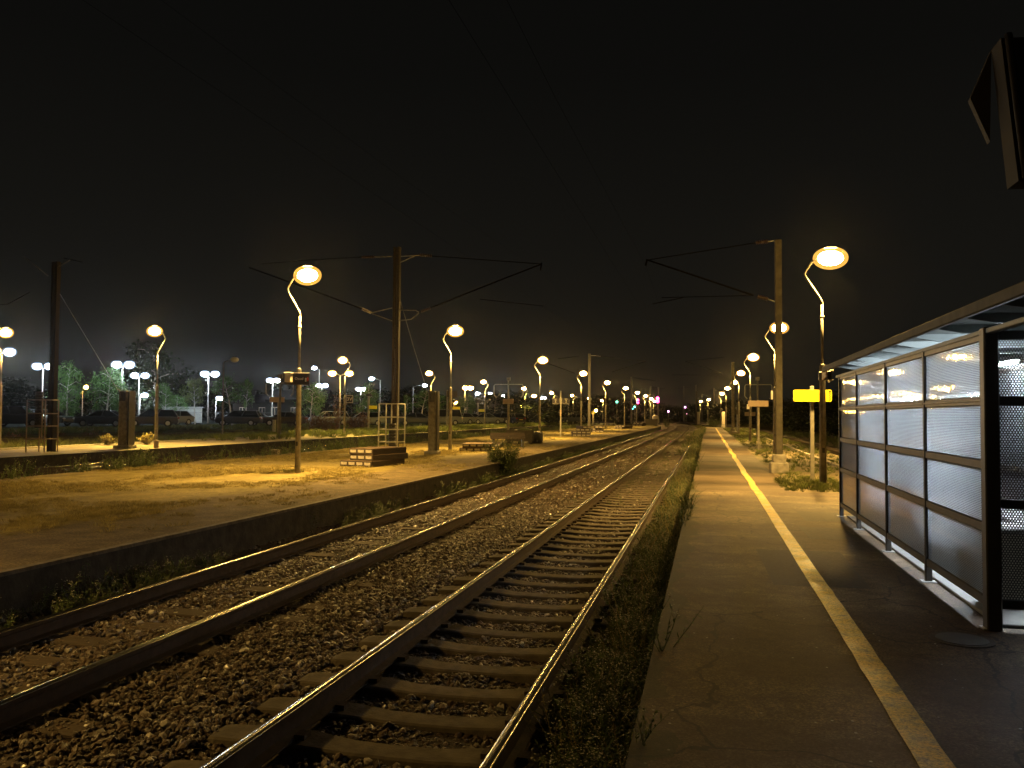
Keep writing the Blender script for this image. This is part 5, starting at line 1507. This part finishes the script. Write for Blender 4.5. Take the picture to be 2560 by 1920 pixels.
# ------------------------------------------------------------------ bushes and single weeds
def bush_mesh(name, seed, h, w_, n, leaf, m, stems=14):
    rr = random.Random(seed); mb = MB(); tips = []
    for k in range(stems):
        a = rr.uniform(0, 6.28); le = rr.uniform(.1, 1.0) * w_ / h
        d = Vector((math.cos(a) * le, math.sin(a) * le, 1)).normalized(); p = Vector((rr.uniform(-.08, .08), rr.uniform(-.08, .08), 0)); pts = [p.copy()]
        hh = h * rr.uniform(.55, 1.05)
        for j in range(5):
            d = (d + Vector((rr.uniform(-.22, .22), rr.uniform(-.22, .22), rr.uniform(-.12, .08)))).normalized(); p = p + d * hh / 5; pts.append(p.copy())
        tips.append(pts)
        mb.tube(pts, [.010, .008, .006, .005, .003, .001], 4, 1, cap=False)
    for k in range(n):
        pts = rr.choice(tips); i = min(4, int(rr.random() ** .7 * 5)); q = pts[i].lerp(pts[i + 1], rr.random()) + Vector([rr.gauss(0, .07 * w_) for _ in range(3)])
        if q.z < .02: q.z = .03
        quad_leaf(mb, q, Vector((rr.uniform(-1, 1), rr.uniform(-1, 1), rr.uniform(-.5, .8))), leaf * rr.uniform(.6, 1.4), leaf * .4, Vector((0, 0, 1)), 0)
    return mb.mesh(name, [m, 'bark'])
q = P(1262, 1192, -.22)
o = link('leafy_bush', bush_mesh('leafy_bush', 4, 1.40, 1.0, 9000, .085, 'weed', 34)); o.location = (q.x - .05, q.y, -.24)
tagm(o, 'big leafy bush growing at the edge of the island platform beside the rail', 'bush')
for i, (px, py, h, w_, l, s) in enumerate(((95, 1520, .42, .55, 'spreading weed with yellow tips by the wall at the bottom left', 1), (235, 1495, .50, .25, 'thin upright weed right of the spreading one at bottom left', 2),
        (330, 1440, .55, .35, 'wiry arching weed in the middle of the wall foot', 3), (770, 1330, .45, .4, 'bushy weed at the wall foot below the dry grass', 4),
        (850, 1290, .5, .5, 'denser green weed where the ballast brightens', 5), (985, 1255, .5, .5, 'green clump left of the big leafy bush', 6), (1120, 1220, .45, .6, 'low green clump touching the big leafy bush', 7))):
    q = P(px, py, -.22)
    o = link('wall_weed', bush_mesh('wall_weed', 40 + s, h, w_, 260 if s in (2, 3) else 620, .035, 'weed', 5 if s in (2, 3) else 12)); o.location = (min(q.x, -6.45), q.y, -.23)
    tagm(o, l, 'weed', 'weeds at the foot of the island platform wall')
for i, (px, py, z, h, w_, m, l, n) in enumerate(((800, 1080, .38, 1.5, 3.4, 'rust_bush', 'wide mound of dead bracken left of the orange double lamp', 2600), (895, 1078, .38, 1.6, 3.2, 'rust_bush', 'mound of dead bracken right of the 3V board', 2600),
        (842, 1076, .38, 3.2, 1.2, 'rust_bush', 'tall dry stalks at the foot of the orange double lamp', 900), (722, 1088, .1, .9, 2.2, 'weed', 'dark green bramble right of the grey sign post', 1600),
        (790, 1090, .1, .8, 2.4, 'weed', 'dark green bramble behind the nearest island lamp', 1600), (930, 1080, .1, .8, 2.6, 'weed', 'dark bramble at the foot of the yellow-lit post', 1600),
        (270, 1113, Z_3, .55, .8, 'straw', 'yellowish bush left of the thick left column', 600), (365, 1112, Z_3, .6, .7, 'straw', 'yellowish bush left of the leftmost zigzag lamp foot', 600),
        (240, 1106, -.1, .9, 2.8, 'rust_bush', 'brown bramble behind the left end of the third platform', 1500), (140, 1108, -.1, .8, 2.5, 'rust_bush', 'brown bramble behind the far left mast', 1500), (40, 1112, -.1, .8, 2.5, 'rust_bush', 'brown bramble at the left edge of the picture', 1500),
        (470, 1058, ZC - .1, 1.0, 3.0, 'leaf_dark', 'dark hedge below the pale wall', 1500), (1665, 1068, -.1, 1.6, 2.0, 'weed', 'dark bush at the very end of the island platform', 900), (1785, 1072, .1, 1.8, 3.0, 'weed', 'dark bushes at the end of the right platform edge', 1400))):
    q = P(px, py, z)
    o = link('bramble' if m != 'rust_bush' else 'dead_bracken', bush_mesh('bramble', 60 + i, h, w_, n, .13 if h < 1.2 else .2, m, 16)); o.location = (q.x, q.y, z)
    tagm(o, l, 'bush', 'bushes beyond the island platform')
for i, (px, py, l) in enumerate(((2040, 1224, 'green tuft at the foot of the largest lamp'), (2005, 1196, 'dark tuft at the foot of the yellow sign post'), (730, 1180, 'green tuft at the foot of the nearest island lamp'))):
    zz_ = Z_R - .03 if px > 1000 else Z_L
    q = P(px, py, zz_); o = link('grass_tuft', tuft_mesh(90 + i, .11, 160, 'grass', .4, .005)); o.location = (q.x, q.y, zz_); o.scale = (1, .5, 1)
    tagm(o, l, 'grass tuft', 'tufts at post feet')

# ------------------------------------------------------------------ trees
def tree_mesh(seed, h, w_, base_frac, n, leaf, lm, bm_='birch', droop=.4, limbs=9, forked=False):
    rr = random.Random(seed); tk = MB(); cr = MB(); ends = []
    pts = [Vector((0, 0, -.1))]; p = Vector((0, 0, -.1)); d = Vector((rr.uniform(-.05, .05), rr.uniform(-.05, .05), 1))
    for j in range(8):
        d = (d + Vector((rr.uniform(-.08, .08), rr.uniform(-.08, .08), 0))).normalized(); p = p + d * h * .96 / 8; pts.append(p.copy())
    r0 = h * .018
    tk.tube(pts, [r0 * (1 - .85 * i / 8) for i in range(9)], 7)
    for k in range(limbs):
        f = base_frac + (1 - base_frac) * (k + rr.random() * .6) / limbs * .92
        i = min(7, int(f * 8)); s = pts[i].lerp(pts[i + 1], f * 8 - i)
        a = k * 2.4 + rr.uniform(-.4, .4); rad = w_ / 2 * (.55 + .6 * math.sin(math.pi * min(1, (f - base_frac) / (1 - base_frac) * .9 + .12))) * rr.uniform(.7, 1.1)
        mid = s + Vector((math.cos(a) * rad * .5, math.sin(a) * rad * .5, h * .07)); e_ = s + Vector((math.cos(a) * rad, math.sin(a) * rad, h * .10 * (1 - droop)))
        tk.tube([s, mid, e_], [r0 * .38, r0 * .22, r0 * .06], 5)
        ends += [(mid, rad * .45), (e_, rad * .42), (e_ - Vector((0, 0, h * .05 * droop)), rad * .4)]
    ends += [(pts[-1], w_ * .16), (pts[-2], w_ * .2)]
    for k in range(n):
        c, r_ = rr.choice(ends)
        q = c + Vector([rr.gauss(0, r_ * .5) for _ in range(3)]) - Vector((0, 0, abs(rr.gauss(0, h * .05)) * droop))
        quad_leaf(cr, q, Vector((rr.uniform(-1, 1), rr.uniform(-1, 1), rr.uniform(-1, .4))), leaf * rr.uniform(.6, 1.5), leaf * .7, Vector((0, 0, 1)), 0)
    return tk.mesh('trunk', bm_), cr.mesh('crown', lm)
def tree(label, px, py_top, D, w_px, meshes, h0, w0, z0=ZC, group='trees around the car park', name='birch_tree'):
    p = PD(px, py_top, D); t = thing(name, label, 'tree', (p.x, p.y, z0), random.uniform(0, 6.28), group)
    s = (p.z - z0) / h0; sw = w_px * D / FPX / w0
    t.scale = (sw, sw, s)
    link('trunk', meshes[0], t); link('crown', meshes[1], t)
B1 = tree_mesh(1, 8, 4.0, .22, 5200, .22, 'leaf', droop=.8, limbs=12)
B2 = tree_mesh(2, 8, 4.2, .30, 4600, .22, 'leaf', droop=.8, limbs=11)
B3 = tree_mesh(3, 6, 3.0, .40, 2400, .20, 'leaf', droop=.3)
B4 = tree_mesh(4, 6, 3.0, .45, 2600, .20, 'leaf_lime', droop=.1)
B5 = tree_mesh(5, 8, 3.4, .45, 2400, .22, 'leaf', droop=.2, limbs=7)
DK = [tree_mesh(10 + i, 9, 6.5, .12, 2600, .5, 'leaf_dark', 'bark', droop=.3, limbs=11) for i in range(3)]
tree('tall lit birch right of the far left mast, leaning crown', 170, 902, 80, 62, B1, 8, 4.0)
tree('lit birch under the white double lamp by the thick left column', 270, 912, 82, 74, B2, 8, 4.2)
tree('pale slim tree behind the leftmost zigzag lamp', 412, 955, 92, 42, B3, 6, 3.0)
tree('small lime-green tree left of the very bright double lamp', 490, 946, 92, 44, B4, 6, 3.0)
tree('forked dim tree right of the unlit curved lamp', 583, 940, 84, 66, B5, 8, 3.4)
tree('slim white-trunked birch right of the forked tree', 617, 945, 88, 24, B3, 6, 3.0)
tree('green tree right of the name board, behind the tall single lamp', 778, 955, 95, 60, B2, 8, 4.2)
tree('leafy tree left of the tall mast, lit from the white lamps', 922, 956, 100, 56, B1, 8, 4.0)
tree('dim leafy tree between the mast and the thick anchor column', 1052, 972, 100, 56, B5, 8, 3.4)
tree('slim bare-trunked tree right of the tall mast cage', 1016, 985, 100, 22, B3, 6, 3.0)
tree('small bright green tree behind the single-arm orange lamp', 1166, 982, 112, 38, B2, 8, 4.2)
tree('faint tree right of the thick anchor column', 1098, 985, 105, 40, B3, 6, 3.0)
tree('faint shrub-like tree behind the pale wall', 440, 985, 100, 40, B3, 6, 3.0)
rd = random.Random(77)
ORD = ['leftmost', 'second', 'third', 'fourth', 'fifth', 'sixth', 'seventh', 'eighth', 'ninth', 'tenth', 'eleventh', 'twelfth', 'thirteenth', 'fourteenth', 'fifteenth', 'sixteenth', 'seventeenth', 'eighteenth', 'nineteenth', 'twentieth', 'twenty-first', 'twenty-second', 'twenty-third']
_oc = {}
def nth(group, noun):
    i = _oc.get(group, 0); _oc[group] = i + 1
    return ('leftmost ' if i == 0 else ORD[i] + ' from the left of the ') + noun
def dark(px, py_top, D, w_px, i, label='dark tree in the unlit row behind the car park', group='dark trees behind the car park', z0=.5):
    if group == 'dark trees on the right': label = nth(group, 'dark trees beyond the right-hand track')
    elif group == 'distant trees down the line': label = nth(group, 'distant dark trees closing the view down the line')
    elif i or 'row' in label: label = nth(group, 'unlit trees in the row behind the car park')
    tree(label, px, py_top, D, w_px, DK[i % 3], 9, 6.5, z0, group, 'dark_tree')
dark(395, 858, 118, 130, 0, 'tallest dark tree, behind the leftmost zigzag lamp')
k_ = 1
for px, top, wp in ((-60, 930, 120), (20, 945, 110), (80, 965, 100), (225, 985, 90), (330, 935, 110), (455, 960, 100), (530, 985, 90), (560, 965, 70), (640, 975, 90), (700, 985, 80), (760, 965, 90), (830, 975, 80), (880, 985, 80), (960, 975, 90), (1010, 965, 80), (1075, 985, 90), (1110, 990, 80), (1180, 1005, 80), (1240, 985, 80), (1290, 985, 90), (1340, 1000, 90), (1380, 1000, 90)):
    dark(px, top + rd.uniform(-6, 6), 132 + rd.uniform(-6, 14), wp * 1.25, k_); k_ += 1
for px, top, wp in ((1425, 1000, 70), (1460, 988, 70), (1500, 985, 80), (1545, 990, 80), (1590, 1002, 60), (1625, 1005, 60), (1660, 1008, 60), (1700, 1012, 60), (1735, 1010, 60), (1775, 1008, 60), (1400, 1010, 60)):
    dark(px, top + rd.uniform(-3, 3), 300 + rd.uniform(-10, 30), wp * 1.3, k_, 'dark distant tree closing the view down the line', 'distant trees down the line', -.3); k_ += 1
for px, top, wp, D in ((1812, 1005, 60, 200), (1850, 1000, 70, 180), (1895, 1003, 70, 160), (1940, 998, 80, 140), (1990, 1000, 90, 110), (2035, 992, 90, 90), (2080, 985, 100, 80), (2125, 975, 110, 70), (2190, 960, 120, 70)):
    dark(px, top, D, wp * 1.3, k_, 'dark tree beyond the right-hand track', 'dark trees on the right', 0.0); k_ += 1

# ------------------------------------------------------------------ cars
def car_meshes(kind):
    st = {'sedan': [(-2.15, .45, .62, .70, .60), (-2.05, .30, .82, .80, .74), (-1.35, .26, .92, .86, .80), (-.55, .24, .93, .88, .82), (.7, .24, .93, .88, .82), (1.5, .26, .95, .86, .78), (2.1, .30, .93, .80, .70), (2.2, .42, .72, .72, .62)]}[
        'sedan']
    hroof = {'hatch': 1.46, 'estate': 1.52, 'suv': 1.72, 'sedan': 1.42, 'van': 1.85}[kind]
    up = {'suv': .16, 'van': .12}.get(kind, 0)
    body = MB(); vs = []
    for x, zb, zt, hw, ht in st:
        vs += [(x, -hw + .04, zb), (x, -hw, zb + .18), (x, -hw, zt - .12 + up), (x, -ht, zt + up), (x, ht, zt + up), (x, hw, zt - .12 + up), (x, hw, zb + .18), (x, hw - .04, zb)]
    n = len(st); fs = []
    for i in range(n - 1):
        for j in range(8):
            a = i * 8 + j; b_ = i * 8 + (j + 1) % 8
            fs.append((a, b_, b_ + 8, a + 8))
    fs += [tuple(range(7, -1, -1)), tuple((n - 1) * 8 + k for k in range(8))]
    body.add(vs, fs, 0, False)
    # cabin
    xr = {'sedan': (-1.15, -.35, .75, 1.55), 'hatch': (-1.15, -.40, 1.35, 1.95), 'estate': (-1.15, -.4, 1.75, 2.1), 'suv': (-1.1, -.45, 1.7, 2.08), 'van': (-1.5, -.95, 1.9, 2.1)}[kind]
    zb = .90 + up
    gl = MB(); rf = MB()
    g = [(xr[0], zb), (xr[1], hroof - .05), (xr[2], hroof - .05), (xr[3], zb)]
    gv = []
    for (x, z), hw in zip(g, (.78, .60, .60, .76)):
        gv += [(x, -hw, z), (x, hw, z)]
    gl.add(gv, [(0, 1, 3, 2), (2, 3, 5, 4), (4, 5, 7, 6), (0, 2, 4, 6), (1, 7, 5, 3)])
    rf.bbox(xr[1] - .04, xr[2] + .04, -.61, .61, hroof - .055, hroof, .02)
    for s in (-1, 1):
        for (xa, za, ha), (xb, zb2, hb) in (((xr[0], zb, .785), (xr[1], hroof - .03, .605)), ((xr[3], zb, .765), (xr[2], hroof - .03, .605)), (((xr[0] + xr[3]) / 2 - .1, zb, .79), ((xr[1] + xr[2]) / 2, hroof - .03, .61))):
            rf.tube([(xa, s * ha, za), (xb, s * hb, zb2)], .035, 5)
    tyre = MB(); tyre.tube([(0, -.09, 0), (0, .09, 0)], .32, 20, smooth=False)
    rim = MB(); rim.tube([(0, -.10, 0), (0, .10, 0)], .19, 14, smooth=False)
    hl = MB(); hl.ell((0, 0, 0), .08, .17, .08, 10, 6)
    return body, gl, rf, tyre, rim, hl
CARM = {}
def car(label, px, py, D, kind, paint, rz, group='cars parked behind the tracks', z0=ZC, plate=False):
    key = (kind, paint)
    if key not in CARM:
        b_, g, r_, ty, ri, hl = car_meshes(kind)
        CARM[key] = (b_.mesh('body', paint), g.mesh('windows', 'car_glass'), r_.mesh('roof', paint), ty.mesh('tyre', 'tyre'), ri.mesh('rim', 'rim'), hl.mesh('headlight', 'lamp_clear'), hl.mesh('tail_light', 'lamp_red'))
    m = CARM[key]
    p = PD(px, py, D)
    t = thing('parked_car', label, 'car', (p.x, p.y, z0), rz, group)
    link('body', m[0], t); link('windows', m[1], t); link('roof', m[2], t)
    for x in (-1.35, 1.32):
        for y in (-.78, .78):
            w_ = link('tyre', m[3], t); w_.location = (x, y, .32); r_ = link('rim', m[4], w_)
    for y in (-.60, .60):
        h = link('headlight', m[5], t); h.location = (-2.12, y, .68)
        h = link('tail_light', m[6], t); h.location = (2.17, y, .78)
    if plate:
        mb = MB(); mb.box(2.22, 2.235, -.26, .26, .55, .67); part('number_plate', mb, 'plate', t)
    return t
a0 = yaw
car('dark tall car at the far left edge, behind the brown post', 45, 1060, 70, 'suv', 'car_black', a0 + math.pi + .25)
car('dark hatchback behind the far left mast and its cage', 120, 1060, 74, 'hatch', 'car_black', a0 + math.pi - .2)
car('dark sedan between the low orange lamp and the thick left column', 258, 1060, 72, 'sedan', 'car_black', a0 + .12)
car('brownish estate car behind the leftmost zigzag lamp', 380, 1058, 74, 'estate', 'car_brown', a0 + .35)
car('pale small car behind the brownish estate', 430, 1056, 84, 'hatch', 'car_silver', a0 + 1.1)
car('dark estate car right of the unlit curved lamp', 597, 1056, 82, 'estate', 'car_black', a0 + .1)
car('dark car with a shiny bonnet left of the grey sign post', 640, 1056, 92, 'sedan', 'car_blue', a0 + math.pi + .2)
car('car with a bright windscreen behind the nearest island lamp', 712, 1056, 84, 'sedan', 'car_brown', a0 + .1)
car('car roof showing over the dead bracken', 822, 1056, 92, 'estate', 'car_silver', a0 + .5)
car('silver car beside the yellow-lit post', 912, 1055, 88, 'hatch', 'car_silver', a0 + .2)
car('dark blue car between the tall mast and the curved lamp', 962, 1055, 96, 'estate', 'car_blue', a0 + .3)
car('dark blue car left of the thick anchor column', 1042, 1055, 92, 'sedan', 'car_blue', a0 + math.pi + .2)
car('pale van-like car right of the thick anchor column', 1108, 1053, 98, 'van', 'car_silver', a0 + .2)
car('small grey car behind the second island lamp', 1146, 1053, 110, 'hatch', 'car_silver', a0 + .4)
car('car with a bright bonnet below the lit green tree', 1180, 1052, 112, 'sedan', 'car_silver', a0 + math.pi + .3)
car('car with bluish bonnet right of the yellow-signed post', 1217, 1052, 112, 'sedan', 'car_silver', a0 + math.pi + .2)
car('dark car left of the tan board post', 1242, 1051, 118, 'estate', 'car_black', a0 + .1)
car('car with a yellow number plate right of the tan board post', 1288, 1051, 118, 'hatch', 'car_black', a0 - 1.2, plate=True)
for px, w__ in ((1355, 'left'), (1385, 'middle'), (1430, 'right')):
    car('%s one of three dark cars nearly lost behind the platform number boards' % w__, px, 1050, 140, 'hatch', 'car_blue', a0 + .4, 'far dark cars')
# pale wall behind the cars, and the house
p0, p1 = PD(405, 1055, 104), PD(503, 1053, 104)
t = thing('pale_wall', 'pale low wall of a shed behind the brownish estate car', 'wall', (p0.x, p0.y, ZC), math.atan2(p1.y - p0.y, p1.x - p0.x))
L = (p1 - p0).length; h = PD(405, 1019, 104).z - ZC
for i in range(6):
    mb = MB(); mb.bbox(i * L / 6 + .01, (i + 1) * L / 6 - .01, 0, .3, 0, h, .015); part('wall_panel', mb, 'container', t)
mb = MB(); mb.bbox(-.1, L + .1, -.06, .36, h, h + .12, .01); part('coping', mb, 'container', t)
t = thing('wire_fence', 'thin dark fence posts in front of the pale wall', 'fence', (p0.x + 1, p0.y - 4, ZC))
for i in range(6):
    mb = MB(); mb.tube([(i * 4.2, i * .95, 0), (i * 4.2, i * .95, 1.5)], .05, 6); part('post', mb, 'steel_dark', t)
mb = MB(); mb.tube([(0, 0, 1.3), (21, 4.75, 1.3)], .015, 4); part('top_wire', mb, 'steel_dark', t)
def house(label, px, pt, D, w_m, d_m, zr_, gab=True):
    p = PD(px, 1050, D); t = thing('house', label, 'house', (p.x, p.y, .6), yaw)
    h = PD(px, pt, D).z - .6
    hw = h * .68
    mb = MB(); mb.box(-w_m / 2, w_m / 2, 0, d_m, 0, hw); part('wall', mb, 'house', t)
    mb = MB(); mb.add([(-w_m / 2 - .3, -.3, hw), (w_m / 2 + .3, -.3, hw), (w_m / 2 + .3, d_m + .3, hw), (-w_m / 2 - .3, d_m + .3, hw), (-w_m / 2 - .3, d_m / 2, h), (w_m / 2 + .3, d_m / 2, h)], [(0, 1, 5, 4), (2, 3, 4, 5), (0, 4, 3), (1, 2, 5), (3, 2, 1, 0)])
    rf = part('roof', mb, 'roof', t); mb = MB(); mb.box(-w_m * .3, -w_m * .3 + .7, d_m / 2 - .3, d_m / 2 + .4, h - .8, h + .7); part('chimney', mb, 'house', rf)
    for i in range(3):
        for j in range(2):
            x = -w_m / 2 + w_m * (i + .5) / 3; z = .9 + j * 2.7
            if z + 1.3 > hw: continue
            mb = MB(); mb.box(x - .5, x + .5, -.05, .0, z, z + 1.3); f = part('window', mb, 'sign_tan', t)
            for s in (-1, 1):
                mb = MB(); mb.box(x + s * .24 - .19, x + s * .24 + .19, -.062, -.052, z + .08, z + 1.22); part('pane', mb, 'car_glass', f)
house('dark two-storey house with pale window frames behind the station name board', 735, 972, 122, 8.5, 7, 0)
house('dark house behind the forked tree', 655, 985, 128, 9, 7, 0)
